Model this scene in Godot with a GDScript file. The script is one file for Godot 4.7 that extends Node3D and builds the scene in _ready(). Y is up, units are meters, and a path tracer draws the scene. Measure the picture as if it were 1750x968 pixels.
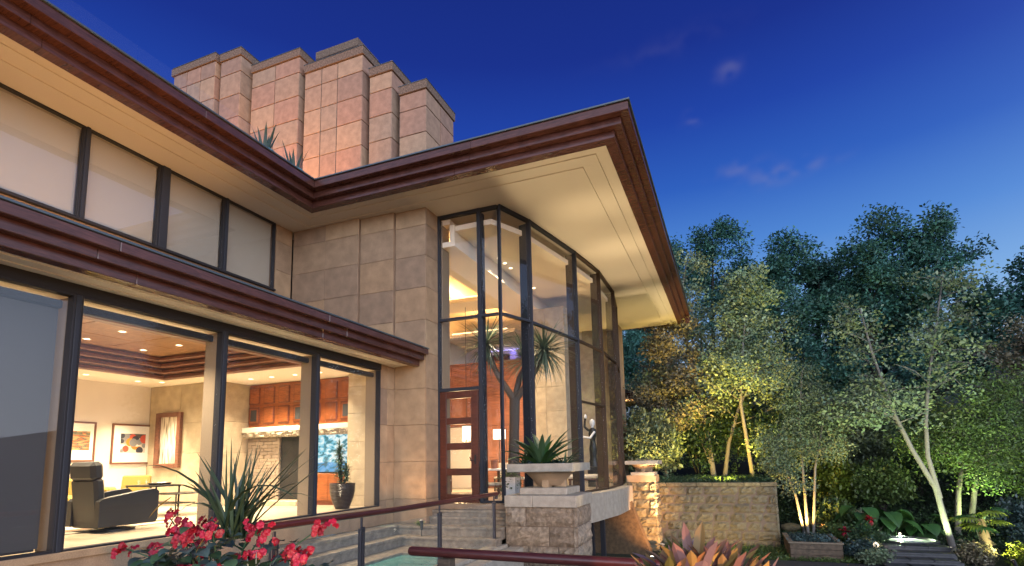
extends Node3D

# ------------------------------------------------------------------ entry: camera, sky, exposure first
var M := {}
var T := {}
var used := {}
var rng := RandomNumberGenerator.new()
var shared := {}
const EYE := Vector3(0, 1.05, 0)

func _ready() -> void:
	rng.seed = 7
	make_camera()
	make_sky()
	make_materials()
	make_ground()
	make_house()
	make_living_room()
	make_bay_room()
	make_terrace()
	make_garden()
	make_foreground()
	make_lamps()

func make_camera() -> void:
	var c := Camera3D.new()
	c.name = "camera"
	c.rotation_order = EULER_ORDER_YXZ
	c.rotation = Vector3(0.129719, 0.373160, -0.0212375)
	c.position = EYE
	var n := 0.05
	c.set_frustum(n * 968.0 / 934.13, Vector2(n * (875.0 - 878.46) / 934.13, n * (665.93 - 484.0) / 934.13), n, 3000.0)
	c.far = 3000.0
	add_child(c)
	c.current = true

func sky_color(d: Vector3, wisps: FastNoiseLite) -> Color:
	# dusk: deep blue overhead, paler towards the horizon, afterglow in the west (+X)
	var e: float = rad_to_deg(asin(clampf(d.y, -1.0, 1.0)))
	var stops := [[-90.0, Color(0.05, 0.08, 0.13)], [0.0, Color(0.56, 0.67, 0.80)], [8.0, Color(0.40, 0.56, 0.79)], [14.0, Color(0.20, 0.41, 0.76)], [20.0, Color(0.085, 0.25, 0.67)], [26.0, Color(0.030, 0.120, 0.52)], [32.0, Color(0.016, 0.060, 0.39)], [38.0, Color(0.011, 0.033, 0.27)], [50.0, Color(0.008, 0.021, 0.18)], [90.0, Color(0.010, 0.018, 0.15)]]
	var c := Color(0, 0, 0)
	for i in stops.size() - 1:
		if e >= stops[i][0] and e <= stops[i + 1][0]:
			var t: float = (e - stops[i][0]) / (stops[i + 1][0] - stops[i][0])
			c = (stops[i][1] as Color).lerp(stops[i + 1][1], t)
			break
	if e > 0.0:
		var flat := Vector2(d.x, d.z)
		var west := 0.0
		if flat.length() > 0.0001:
			west = flat.normalized().dot(Vector2(0.55, 0.835))
		var glow := pow(clampf(west * 0.5 + 0.5, 0.0, 1.0), 3.5) * exp(-pow(e / 30.0, 2.0))
		c += Color(0.80, 0.84, 0.95) * (glow * 6.6)
		for w in [[34.9, 2.4, 1.3, 0.55, 0.20], [32.0, -1.2, 1.0, 0.55, 0.26], [26.9, 2.4, 2.0, 0.55, 0.17], [25.7, 6.2, 2.6, 0.75, 0.26], [25.6, 9.6, 2.2, 0.4, 0.10], [38.0, -3.0, 6.0, 0.8, 0.03]]:
			var az: float = rad_to_deg(atan2(d.x, -d.z))
			var de: float = (e - w[0] - (az - w[1]) * 0.09) / w[3]
			var da: float = (az - w[1]) / w[2]
			var amt: float = exp(-(de * de + da * da))
			if amt > 0.01:
				var f: float = clampf(0.55 + 2.2 * wisps.get_noise_3d(d.x * 420.0, d.y * 800.0, d.z * 420.0), 0.0, 1.7)
				c = c.lerp(Color(0.30, 0.28, 0.42), clampf(amt * f * w[4] * 1.1, 0.0, 0.6))
	return c

func make_sky() -> void:
	var wisps := FastNoiseLite.new()
	wisps.seed = 3
	wisps.frequency = 0.05
	wisps.fractal_octaves = 4
	var w := 1440
	var h := 720
	var im := Image.create_empty(w, h, false, Image.FORMAT_RGBAF)
	for j in h:
		var th := (j + 0.5) / h * PI
		for i in w:
			var ph := (i + 0.5) / w * TAU
			var d := Vector3(sin(th) * sin(ph), cos(th), -sin(th) * cos(ph))
			var c := sky_color(d, wisps)
			im.set_pixel(i, j, Color(c.r, c.g, c.b, 1.0))
	var pm := PanoramaSkyMaterial.new()
	pm.panorama = ImageTexture.create_from_image(im)
	var sky := Sky.new()
	sky.sky_material = pm
	var env := Environment.new()
	env.background_mode = Environment.BG_SKY
	env.sky = sky
	env.background_energy_multiplier = 1.0
	env.tonemap_mode = Environment.TONE_MAPPER_LINEAR
	env.tonemap_exposure = 1.0
	env.sdfgi_enabled = true
	env.ssao_enabled = true
	env.ssil_enabled = true
	var we := WorldEnvironment.new()
	we.name = "world_environment"
	we.environment = env
	add_child(we)

# ------------------------------------------------------------------ helpers
class G:
	var v := PackedVector3Array()
	var n := PackedVector3Array()
	var uv := PackedVector2Array()
	var c := PackedColorArray()
	var tint := Color(1, 1, 1)
	func tri(a: Vector3, b: Vector3, d: Vector3, na: Vector3, nb: Vector3, nd: Vector3, ua := Vector2(0, 0), ub := Vector2(1, 0), ud := Vector2(1, 1)) -> void:
		if (b - a).cross(d - a).dot(na + nb + nd) > 0.0:
			v.append(a); v.append(d); v.append(b)
			n.append(na); n.append(nd); n.append(nb)
			uv.append(ua); uv.append(ud); uv.append(ub)
		else:
			v.append(a); v.append(b); v.append(d)
			n.append(na); n.append(nb); n.append(nd)
			uv.append(ua); uv.append(ub); uv.append(ud)
		for k in 3:
			c.append(tint)
	func quad(a: Vector3, b: Vector3, d: Vector3, e: Vector3, nn: Vector3) -> void:
		tri(a, b, d, nn, nn, nn, Vector2(0, 1), Vector2(1, 1), Vector2(1, 0))
		tri(a, d, e, nn, nn, nn, Vector2(0, 1), Vector2(1, 0), Vector2(0, 0))
	func quad_s(p: Array, nn: Array, u: Array) -> void:
		tri(p[0], p[1], p[2], nn[0], nn[1], nn[2], u[0], u[1], u[2])
		tri(p[0], p[2], p[3], nn[0], nn[2], nn[3], u[0], u[2], u[3])
	func box(at: Vector3, size: Vector3, bev := 0.0, b := Basis()) -> void:
		var h := size * 0.5
		bev = minf(bev, minf(h.x, minf(h.y, h.z)) * 0.6)
		for a in 3:
			var p := (a + 1) % 3
			var q := (a + 2) % 3
			for s in [-1.0, 1.0]:
				var nn := Vector3()
				nn[a] = s
				var pts := []
				for k in [[-1, -1], [1, -1], [1, 1], [-1, 1]]:
					var x := Vector3()
					x[a] = s * h[a]
					x[p] = k[0] * (h[p] - bev)
					x[q] = k[1] * (h[q] - bev)
					pts.append(at + b * x)
				quad(pts[0], pts[1], pts[2], pts[3], (b * nn).normalized())
			if bev > 0.0:
				for s in [-1.0, 1.0]:
					for t in [-1.0, 1.0]:
						var e := []
						for k in [[0, -1.0], [0, 1.0], [1, 1.0], [1, -1.0]]:
							var x := Vector3()
							x[a] = k[1] * (h[a] - bev)
							x[p] = s * (h[p] - (bev if k[0] == 1 else 0.0))
							x[q] = t * (h[q] - (bev if k[0] == 0 else 0.0))
							e.append(at + b * x)
						var m := Vector3()
						m[p] = s
						m[q] = t
						quad(e[0], e[1], e[2], e[3], (b * m).normalized())
		if bev > 0.0:
			for sx in [-1.0, 1.0]:
				for sy in [-1.0, 1.0]:
					for sz in [-1.0, 1.0]:
						var s3 := Vector3(sx, sy, sz)
						var nn := (b * s3).normalized()
						var i := h - Vector3(bev, bev, bev)
						tri(at + b * (Vector3(h.x, i.y, i.z) * s3), at + b * (Vector3(i.x, h.y, i.z) * s3), at + b * (Vector3(i.x, i.y, h.z) * s3), nn, nn, nn)
	func span(lo: Vector3, hi: Vector3, bev := 0.0) -> void:
		box((lo + hi) * 0.5, (hi - lo).abs(), bev)
	func tube(pts: Array, radii: Array, sides := 8, caps := true) -> void:
		var up := Vector3(0, 1, 0)
		var rings := []
		var k := pts.size()
		var prev := Vector3()
		for i in k:
			var t: Vector3 = (pts[mini(i + 1, k - 1)] - pts[maxi(i - 1, 0)]).normalized()
			var x: Vector3
			if i == 0:
				x = t.cross(up if absf(t.y) < 0.9 else Vector3(1, 0, 0)).normalized()
			else:
				x = (prev - t * prev.dot(t)).normalized()
			prev = x
			var y := t.cross(x)
			var ring := []
			for s in sides:
				var an := TAU * s / sides
				ring.append([pts[i] + (x * cos(an) + y * sin(an)) * float(radii[i]), x * cos(an) + y * sin(an)])
			rings.append(ring)
		for i in k - 1:
			for s in sides:
				var s2 := (s + 1) % sides
				var a = rings[i][s]; var b = rings[i][s2]; var d = rings[i + 1][s2]; var e = rings[i + 1][s]
				var u0 := float(s) / sides
				var u1 := float(s + 1) / sides
				quad_s([a[0], b[0], d[0], e[0]], [a[1], b[1], d[1], e[1]], [Vector2(u0, i), Vector2(u1, i), Vector2(u1, i + 1), Vector2(u0, i + 1)])
		if caps:
			for e in [0, k - 1]:
				var nn: Vector3 = (pts[e] - pts[1 if e == 0 else k - 2]).normalized()
				for s in range(1, sides - 1):
					tri(rings[e][0][0], rings[e][s][0], rings[e][s + 1][0], nn, nn, nn)
	func lathe(prof: Array, sides := 24, at := Vector3(), square := 0.0) -> void:
		var k := prof.size()
		for i in k - 1:
			var p0: Vector2 = prof[i]
			var p1: Vector2 = prof[i + 1]
			var nr := Vector2(p1.y - p0.y, -(p1.x - p0.x)).normalized()
			for s in sides:
				var a0 := TAU * s / sides
				var a1 := TAU * (s + 1) / sides
				var d0 := Vector3(cos(a0), 0, sin(a0))
				var d1 := Vector3(cos(a1), 0, sin(a1))
				var n0 := (d0 * nr.x + Vector3(0, nr.y, 0)).normalized()
				var n1 := (d1 * nr.x + Vector3(0, nr.y, 0)).normalized()
				var A := at + d0 * p0.x + Vector3(0, p0.y, 0)
				var B := at + d1 * p0.x + Vector3(0, p0.y, 0)
				var C := at + d1 * p1.x + Vector3(0, p1.y, 0)
				var D := at + d0 * p1.x + Vector3(0, p1.y, 0)
				if p0.x > 0.0001:
					tri(A, B, C, n0, n1, n1)
				if p1.x > 0.0001:
					tri(A, C, D, n0, n1, n0)
	func prism(poly: PackedVector2Array, o: Vector3, ux: Vector3, uy: Vector3, depth: Vector3) -> void:
		var nn := depth.normalized()
		var ids := Geometry2D.triangulate_polygon(poly)
		for e in [0, 1]:
			for i in range(0, ids.size(), 3):
				var q := []
				for k in 3:
					var p := poly[ids[i + k]]
					q.append(o + ux * p.x + uy * p.y + depth * e)
				var m: Vector3 = nn if e == 1 else -nn
				tri(q[0], q[1], q[2], m, m, m)
		var mid := Vector2()
		for p in poly:
			mid += p / poly.size()
		var area := 0.0
		for i in poly.size():
			area += poly[i].cross(poly[(i + 1) % poly.size()])
		for i in poly.size():
			var p := poly[i]
			var q := poly[(i + 1) % poly.size()]
			var d := (q - p)
			var out := Vector2(d.y, -d.x).normalized() * (1.0 if area > 0 else -1.0)
			var A := o + ux * p.x + uy * p.y
			var B := o + ux * q.x + uy * q.y
			quad(A, B, B + depth, A + depth, (ux * out.x + uy * out.y).normalized())
	# a leaf blade: a strip that bends down along its length, folded a little along the midrib
	func blade(at: Vector3, dir: Vector3, up: Vector3, length: float, width: float, bend: float, segs := 5, fold := 0.25, shape := 0) -> void:
		var side := dir.cross(up).normalized()
		var d := dir.normalized()
		var p := at
		var rows := []
		for i in segs + 1:
			var t := float(i) / segs
			var w := width
			if shape == 0:
				w *= (1.0 - pow(t, 2.2)) * (0.55 + 0.45 * minf(1.0, t * 5.0))
			elif shape == 3:
				w *= sqrt(maxf(0.0, 1.0 - pow(t, 7.0))) * (0.65 + 0.35 * minf(1.0, t * 2.5))
			elif shape == 1:
				w *= sin(PI * pow(t, 0.75)) * 0.98 + 0.02
			else:
				w *= sqrt(maxf(0.0, 1.0 - pow(t * 2.0 - 1.0, 2.0))) * 0.98 + 0.02
			var nn := side.cross(d).normalized()
			rows.append([p - side * w * 0.5 + nn * w * fold, p, p + side * w * 0.5 + nn * w * fold, nn, side, d])
			p += d * (length / segs)
			d = d.rotated(side, -bend / segs).normalized()
		for i in segs:
			var a = rows[i]; var b = rows[i + 1]
			for s in 2:
				var na: Vector3 = (a[3] + a[4] * (fold if s == 0 else -fold)).normalized()
				var nb: Vector3 = (b[3] + b[4] * (fold if s == 0 else -fold)).normalized()
				quad_s([a[s], a[s + 1], b[s + 1], b[s]], [na, na, nb, nb], [Vector2(s * 0.5, float(i) / segs), Vector2(s * 0.5 + 0.5, float(i) / segs), Vector2(s * 0.5 + 0.5, float(i + 1) / segs), Vector2(s * 0.5, float(i + 1) / segs)])
	func mesh() -> ArrayMesh:
		var arr := []
		arr.resize(Mesh.ARRAY_MAX)
		arr[Mesh.ARRAY_VERTEX] = v
		arr[Mesh.ARRAY_NORMAL] = n
		arr[Mesh.ARRAY_TEX_UV] = uv
		arr[Mesh.ARRAY_COLOR] = c
		var m := ArrayMesh.new()
		m.add_surface_from_arrays(Mesh.PRIMITIVE_TRIANGLES, arr)
		return m

func numbered(called: String) -> String:
	if not used.has(called):
		used[called] = 0
		return called
	used[called] += 1
	return "%s_%03d" % [called, used[called]]

func put(called: String, m: Mesh, mat: Material, parent: Node = null, xf := Transform3D()) -> MeshInstance3D:
	var o := MeshInstance3D.new()
	o.mesh = m
	o.material_override = mat
	o.transform = xf
	if parent == null:
		o.name = numbered(called)
		add_child(o)
	else:
		o.name = called
		parent.add_child(o, true)
	return o

func gput(called: String, g: G, mat: Material, parent: Node = null) -> MeshInstance3D:
	return put(called, g.mesh(), mat, parent)

func sbox(called: String, lo: Vector3, hi: Vector3, mat: Material, parent: Node = null, bev := 0.006) -> MeshInstance3D:
	var g := G.new()
	var mid := (lo + hi) * 0.5
	g.box(Vector3(), (hi - lo).abs(), bev)
	return put(called, g.mesh(), mat, parent, Transform3D(Basis(), mid))

func tag(o: Node, label: String, category: String, group := "") -> Node:
	o.set_meta("label", label)
	o.set_meta("category", category)
	if group != "":
		o.set_meta("group", group)
	return o

func thing(called: String, label: String, category: String, at := Vector3(), turn := 0.0, group := "") -> Node3D:
	var o := Node3D.new()
	o.name = numbered(called)
	add_child(o)
	o.position = at
	o.rotation.y = turn
	tag(o, label, category, group)
	return o

func node(called: String, parent: Node) -> Node3D:
	var o := Node3D.new()
	o.name = called
	parent.add_child(o, true)
	return o

func structure(o: Node) -> Node:
	o.set_meta("kind", "structure")
	return o

func stuff(o: Node) -> Node:
	o.set_meta("kind", "stuff")
	return o

func bevbox(size: Vector3, bev: float) -> ArrayMesh:
	var key := "b%.3f_%.3f_%.3f_%.3f" % [size.x, size.y, size.z, bev]
	if not shared.has(key):
		var g := G.new()
		g.box(Vector3(), size, bev)
		shared[key] = g.mesh()
	return shared[key]

func rock_mesh(k: int) -> ArrayMesh:
	# unit block, front face (+z) split rough: x,y in -0.5..0.5, z 0..1
	var key := "rock%d" % k
	if not shared.has(key):
		var r := RandomNumberGenerator.new()
		r.seed = 100 + k
		var g := G.new()
		var nx := 5
		var ny := 4
		var P := []
		for j in ny + 1:
			var row := []
			for i in nx + 1:
				var edge: bool = i == 0 or j == 0 or i == nx or j == ny
				var x := float(i) / nx - 0.5
				var y := float(j) / ny - 0.5
				if not edge:
					x += r.randf_range(-0.05, 0.05)
					y += r.randf_range(-0.06, 0.06)
				row.append(Vector3(x, y, 0.3 + r.randf_range(-0.12, 0.12) if edge else 0.8 + r.randf_range(-0.32, 0.35)))
			P.append(row)
		for j in ny:
			for i in nx:
				var a: Vector3 = P[j][i]; var b: Vector3 = P[j][i + 1]; var c: Vector3 = P[j + 1][i + 1]; var d: Vector3 = P[j + 1][i]
				var n1 := (b - a).cross(c - a).normalized()
				var n2 := (c - a).cross(d - a).normalized()
				g.tri(a, b, c, n1, n1, n1)
				g.tri(a, c, d, n2, n2, n2)
		for i in nx:
			for j in [0, ny]:
				var a: Vector3 = P[j][i]; var b: Vector3 = P[j][i + 1]
				g.quad(a, b, Vector3(b.x, b.y, 0), Vector3(a.x, a.y, 0), Vector3(0, -1 if j == 0 else 1, 0))
		for j in ny:
			for i in [0, nx]:
				var a: Vector3 = P[j][i]; var b: Vector3 = P[j + 1][i]
				g.quad(a, b, Vector3(b.x, b.y, 0), Vector3(a.x, a.y, 0), Vector3(-1 if i == 0 else 1, 0, 0))
		shared[key] = g.mesh()
	return shared[key]

# smooth ashlar laid in a grid: every stone is a mesh of its own, the joints are real gaps
func tiles(parent: Node, called: String, o: Vector3, u: Vector3, v: Vector3, us: Array, vs: Array, thick: float, mats: Array, gap := 0.008, bev := 0.006) -> void:
	var n := u.cross(v)
	for j in vs.size() - 1:
		for i in us.size() - 1:
			var w: float = us[i + 1] - us[i]
			var h: float = vs[j + 1] - vs[j]
			if w < 0.02 or h < 0.02:
				continue
			var m := bevbox(Vector3(w - gap, h - gap, thick), bev)
			var lift := rng.randf_range(-0.003, 0.002)
			var at: Vector3 = o + u * (us[i] + w * 0.5) + v * (vs[j] + h * 0.5) + n * (thick * 0.5 + lift)
			put(called, m, mats[rng.randi() % mats.size()], parent, Transform3D(Basis(u, v, n), at))

# split-face blocks in running courses
func rocks(parent: Node, called: String, o: Vector3, u: Vector3, v: Vector3, width: float, height: float, course: float, length: float, deep: float, mats: Array, gap := 0.012, vary := 0.35) -> void:
	var n := u.cross(v)
	var rows := maxi(1, int(round(height / course)))
	var ch := height / rows
	for j in rows:
		var x := 0.0
		var first := true
		while x < width - 0.02:
			var w := length * rng.randf_range(1.0 - vary, 1.0 + vary)
			if first and j % 2 == 1:
				w *= 0.55
			first = false
			if width - x - w < length * 0.4:
				w = width - x
			var b := Basis(u * (w - gap), v * (ch - gap), n * (deep * rng.randf_range(0.75, 1.2)))
			put(called, rock_mesh(rng.randi() % 6), mats[rng.randi() % mats.size()], parent, Transform3D(b, o + u * (x + w * 0.5) + v * (ch * (j + 0.5))))
			x += w

# ------------------------------------------------------------------ materials (linear base colours)
func ntex(seed_: int, freq: float, lo: float, hi: float, octaves := 4, kind := FastNoiseLite.TYPE_SIMPLEX_SMOOTH, size := 512) -> NoiseTexture2D:
	var n := FastNoiseLite.new()
	n.seed = seed_
	n.frequency = freq
	n.noise_type = kind
	n.fractal_octaves = octaves
	var t := NoiseTexture2D.new()
	t.width = size
	t.height = size
	t.seamless = true
	t.noise = n
	var g := Gradient.new()
	g.set_color(0, Color(lo, lo, lo))
	g.set_color(1, Color(hi, hi, hi))
	t.color_ramp = g
	return t

func mat(c: Color, rough: float, metal := 0.0) -> StandardMaterial3D:
	var m := StandardMaterial3D.new()
	m.albedo_color = c.linear_to_srgb()
	m.roughness = rough
	m.metallic = metal
	return m

func grain(m: StandardMaterial3D, fine: Texture2D, coarse: Texture2D, fs: float, cs: float, relief: Texture2D = null, cm := 0.0) -> StandardMaterial3D:
	m.albedo_texture = fine
	m.uv1_triplanar = true
	m.uv1_world_triplanar = true
	m.uv1_scale = Vector3(fs, fs, fs)
	if coarse:
		m.detail_enabled = true
		m.detail_blend_mode = BaseMaterial3D.BLEND_MODE_MUL
		m.detail_albedo = coarse
		m.detail_uv_layer = BaseMaterial3D.DETAIL_UV_2
		m.uv2_triplanar = true
		m.uv2_world_triplanar = true
		m.uv2_scale = Vector3(cs, cs, cs)
	if relief:
		m.heightmap_enabled = true
		m.heightmap_texture = relief
		m.heightmap_scale = cm
	return m

func glow(c: Color, e: float) -> StandardMaterial3D:
	var m := mat(Color(0.8, 0.8, 0.8), 0.5)
	m.emission_enabled = true
	m.emission = c.linear_to_srgb()
	m.emission_energy_multiplier = e
	return m

func pane(alpha: float, tint := Color(1, 1, 1), spec := 0.5) -> StandardMaterial3D:
	var m := StandardMaterial3D.new()
	m.transparency = BaseMaterial3D.TRANSPARENCY_ALPHA
	m.albedo_color = Color(tint.r, tint.g, tint.b, alpha)
	m.roughness = 0.0
	m.metallic_specular = spec
	return m

func leafmat(c: Color, rough := 0.5, back := 0.35) -> StandardMaterial3D:
	var m := mat(c, rough)
	m.backlight_enabled = true
	m.backlight = (c * back).linear_to_srgb()
	m.vertex_color_use_as_albedo = true
	m.cull_mode = BaseMaterial3D.CULL_DISABLED
	return m

func make_materials() -> void:
	T.fine = ntex(1, 0.09, 0.84, 1.0, 4)
	T.coarse = ntex(2, 0.012, 0.84, 1.0, 4)
	T.blotch = ntex(3, 0.02, 0.68, 1.0, 5)
	T.grit = ntex(4, 0.2, 0.72, 1.0, 3)
	T.relief = ntex(5, 0.03, 0.0, 1.0, 6)
	T.pits = ntex(6, 0.12, 0.0, 1.0, 3)
	T.leafy = ntex(8, 0.05, 0.5, 1.0, 5)
	T.wood = wood_tex()
	T.stain = ntex(14, 0.016, 0.55, 1.0, 5)
	T.cloth = ntex(9, 0.3, 0.8, 1.0, 2)
	M.stone = []
	for c in [Color(0.41, 0.285, 0.18), Color(0.48, 0.335, 0.20), Color(0.36, 0.25, 0.165), Color(0.45, 0.30, 0.175)]:
		M.stone.append(grain(mat(c, 0.85), T.fine, T.coarse, 0.9, 0.35, T.pits, 0.12))
	M.stone_plain = M.stone[0]
	M.joint = mat(Color(0.16, 0.12, 0.09), 0.95)
	M.chim = []
	for c in [Color(0.46, 0.30, 0.20), Color(0.51, 0.34, 0.22), Color(0.39, 0.25, 0.18), Color(0.46, 0.275, 0.19), Color(0.42, 0.30, 0.21)]:
		M.chim.append(grain(mat(c, 0.85), T.fine, T.coarse, 0.8, 0.5, T.pits, 0.1))
	M.cap = grain(mat(Color(0.36, 0.245, 0.175), 0.9), T.fine, T.leafy, 1.3, 0.6, T.pits, 0.2)
	M.flash = mat(Color(0.10, 0.13, 0.15), 0.4, 0.6)
	M.rock = []
	for c in [Color(0.55, 0.42, 0.29), Color(0.62, 0.48, 0.33), Color(0.48, 0.37, 0.26), Color(0.64, 0.52, 0.38)]:
		M.rock.append(grain(mat(c, 0.95), T.grit, T.stain, 1.6, 0.9, T.relief, 1.6))
	M.block = []
	for c in [Color(0.40, 0.33, 0.19), Color(0.37, 0.30, 0.175), Color(0.34, 0.28, 0.165)]:
		M.block.append(grain(mat(c, 0.95), T.grit, T.blotch, 1.4, 0.5, T.relief, 1.5))
	M.paver = []
	for c in [Color(0.36, 0.295, 0.22), Color(0.40, 0.33, 0.245), Color(0.33, 0.275, 0.21)]:
		M.paver.append(grain(mat(c, 0.7), T.fine, T.blotch, 1.2, 0.5, T.pits, 0.1))
	M.coping = grain(mat(Color(0.50, 0.44, 0.35), 0.7), T.fine, T.coarse, 1.0, 0.6, T.pits, 0.08)
	M.soffit = grain(mat(Color(0.64, 0.585, 0.50), 0.9), T.cloth, null, 2.0, 0.15, T.pits, 0.05)
	M.fascia = grain(mat(Color(0.14, 0.055, 0.042), 0.22), T.wood, T.coarse, 0.6, 0.4)
	M.roof = grain(mat(Color(0.09, 0.085, 0.08), 0.9), T.grit, null, 2.0, 1.0, T.relief, 1.5)
	M.frame = mat(Color(0.03, 0.03, 0.034), 0.4)
	M.glass_blind = pane(0.004, Color(0.9, 0.95, 1.0), 1.0)
	M.fin = mat(Color(0.016, 0.018, 0.024), 0.3)
	M.butt_shaded = grain(mat(Color(0.17, 0.105, 0.052), 0.9), T.fine, T.blotch, 1.2, 0.5, T.pits, 0.15)  # brown darkened so the colour carries the shade on the buttress
	M.frame_blue = mat(Color(0.034, 0.037, 0.046), 0.35)
	M.reveal = grain(mat(Color(0.24, 0.185, 0.125), 0.8), T.fine, null, 1.0, 1.0)
	M.bronze = mat(Color(0.05, 0.034, 0.024), 0.4)
	M.glass = pane(0.003, Color(0.9, 0.95, 1.0), 0.33)
	for k in ["frame", "frame_blue", "fin", "bronze"]:
		M[k].metallic_specular = 0.18
	M.railglass = pane(0.025, Color(0.9, 0.98, 0.96), 0.6)
	M.blind = grain(mat(Color(0.42, 0.385, 0.315), 0.9), T.cloth, null, 3.0, 0.2)
	M.shade = mat(Color(0.045, 0.047, 0.051), 0.8)
	M.plaster = grain(mat(Color(0.72, 0.64, 0.53), 0.9), T.fine, null, 1.5, 1.0)
	M.ceil = mat(Color(0.76, 0.68, 0.56), 0.9)
	M.intile = []
	for c in [Color(0.60, 0.49, 0.33), Color(0.63, 0.515, 0.35), Color(0.57, 0.465, 0.315)]:
		M.intile.append(grain(mat(c, 0.6), T.fine, T.coarse, 0.9, 0.4))
	M.floor_tile = []
	for c in [Color(0.62, 0.52, 0.38), Color(0.66, 0.555, 0.41), Color(0.58, 0.485, 0.36)]:
		M.floor_tile.append(grain(mat(c, 0.28), T.fine, T.coarse, 0.9, 0.6))
	M.darkwood = grain(mat(Color(0.115, 0.042, 0.024), 0.3), T.wood, T.coarse, 0.8, 0.4)
	M.trimwood = grain(mat(Color(0.27, 0.105, 0.055), 0.4), T.wood, T.coarse, 0.8, 0.4)
	M.ceilwood = grain(mat(Color(0.50, 0.27, 0.13), 0.3), T.wood, T.coarse, 0.7, 0.4)
	M.cherry = grain(mat(Color(0.50, 0.15, 0.045), 0.3), T.wood, T.coarse, 0.8, 0.4)
	M.cherrydark = grain(mat(Color(0.27, 0.07, 0.025), 0.3), T.wood, T.coarse, 0.8, 0.4)
	M.redwall = grain(mat(Color(0.48, 0.17, 0.085), 0.6), T.wood, T.coarse, 0.5, 0.3)
	M.door = grain(mat(Color(0.145, 0.040, 0.022), 0.35), T.wood, T.coarse, 1.0, 0.5)
	M.rail = grain(mat(Color(0.12, 0.03, 0.026), 0.28), T.wood, null, 0.9, 0.5)
	M.post = mat(Color(0.07, 0.065, 0.075), 0.4, 0.6)
	M.black = mat(Color(0.012, 0.012, 0.013), 0.5)
	M.leather = grain(mat(Color(0.013, 0.014, 0.017), 0.42), T.cloth, null, 2.0, 1.0, T.pits, 0.15)
	M.mustard = grain(mat(Color(0.34, 0.24, 0.05), 0.9), T.cloth, null, 3.0, 1.0)
	M.cream = grain(mat(Color(0.62, 0.55, 0.44), 0.9), T.cloth, null, 3.0, 1.0)
	M.white = mat(Color(0.78, 0.77, 0.74), 0.6)
	M.metal = mat(Color(0.35, 0.34, 0.33), 0.25, 1.0)
	M.iron = mat(Color(0.03, 0.028, 0.027), 0.4, 0.5)
	M.pot = grain(mat(Color(0.045, 0.036, 0.032), 0.3), T.fine, null, 1.0, 1.0)
	M.pebble = grain(mat(Color(0.58, 0.46, 0.33), 0.9), T.grit, T.blotch, 2.0, 2.0, T.relief, 2.0)
	M.mantel = grain(mat(Color(0.72, 0.62, 0.46), 0.9), T.grit, T.blotch, 1.2, 1.5, T.relief, 3.0)
	M.brick = []
	for c in [Color(0.40, 0.31, 0.22), Color(0.36, 0.275, 0.20), Color(0.44, 0.345, 0.25)]:
		M.brick.append(grain(mat(c, 0.9), T.grit, null, 1.5, 1.0))
	M.soil = grain(mat(Color(0.045, 0.032, 0.024), 0.95), T.leafy, T.grit, 1.0, 3.0, T.relief, 3.0)
	M.mulch = grain(mat(Color(0.055, 0.034, 0.026), 0.95), T.leafy, T.grit, 1.2, 4.0, T.relief, 4.0)
	M.grass = grain(mat(Color(0.055, 0.075, 0.025), 0.95), T.leafy, T.grit, 0.8, 3.0, T.relief, 3.0)
	M.hill = grain(mat(Color(0.03, 0.042, 0.024), 1.0), T.leafy, T.blotch, 0.05, 0.2)
	M.slate = grain(mat(Color(0.075, 0.078, 0.088), 0.5), T.fine, T.blotch, 1.2, 0.5, T.pits, 0.1)
	M.boxwood = grain(mat(Color(0.22, 0.155, 0.10), 0.85), T.wood, T.blotch, 0.8, 0.6)
	M.bark = grain(mat(Color(0.30, 0.28, 0.25), 0.9), T.grit, T.leafy, 2.0, 1.5, T.relief, 1.0)
	M.birch = grain(mat(Color(0.50, 0.46, 0.40), 0.85), T.leafy, T.grit, 1.6, 2.5, T.relief, 0.8)
	M.darkbark = grain(mat(Color(0.055, 0.045, 0.038), 0.95), T.grit, T.leafy, 1.0, 0.6)
	M.trunk = grain(mat(Color(0.22, 0.17, 0.125), 0.85), T.grit, T.leafy, 3.0, 1.5, T.relief, 0.6)
	M.leaf_dark = leafmat(Color(0.045, 0.095, 0.045), 0.45)
	M.leaf_mid = leafmat(Color(0.085, 0.14, 0.04), 0.5)
	M.leaf_birch = leafmat(Color(0.17, 0.235, 0.14), 0.6)
	M.leaf_dry = leafmat(Color(0.21, 0.195, 0.125), 0.6)
	M.leaf_pine = leafmat(Color(0.045, 0.14, 0.11), 0.6)
	M.leaf_lime = leafmat(Color(0.14, 0.19, 0.025), 0.5, 0.6)
	M.leaf_big = leafmat(Color(0.045, 0.12, 0.03), 0.4, 0.5)
	M.leaf_blade = leafmat(Color(0.035, 0.062, 0.032), 0.35)
	M.leaf_dragon = leafmat(Color(0.095, 0.135, 0.085), 0.35)
	M.guardglass = pane(0.002, Color(0.95, 0.98, 1.0), 0.3)
	M.leaf_yellow = leafmat(Color(0.42, 0.30, 0.07), 0.5)
	M.leaf_teal = leafmat(Color(0.05, 0.09, 0.085), 0.45)
	M.leaf_silver = leafmat(Color(0.22, 0.25, 0.20), 0.7)
	M.petal = leafmat(Color(0.34, 0.008, 0.018), 0.45, 0.5)
	M.petal_hot = leafmat(Color(0.42, 0.014, 0.045), 0.45, 0.5)
	M.brom = leafmat(Color(0.9, 0.9, 0.9), 0.4, 0.3)
	M.poolwater = mat(Color(0.10, 0.30, 0.28), 0.06)
	M.poolwater.metallic_specular = 0.6
	M.lens = glow(Color(1.0, 0.78, 0.48), 6.0)
	M.lens_soft = glow(Color(1.0, 0.84, 0.62), 3.0)
	M.lamp = glow(Color(1.0, 0.88, 0.70), 2.0)

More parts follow.
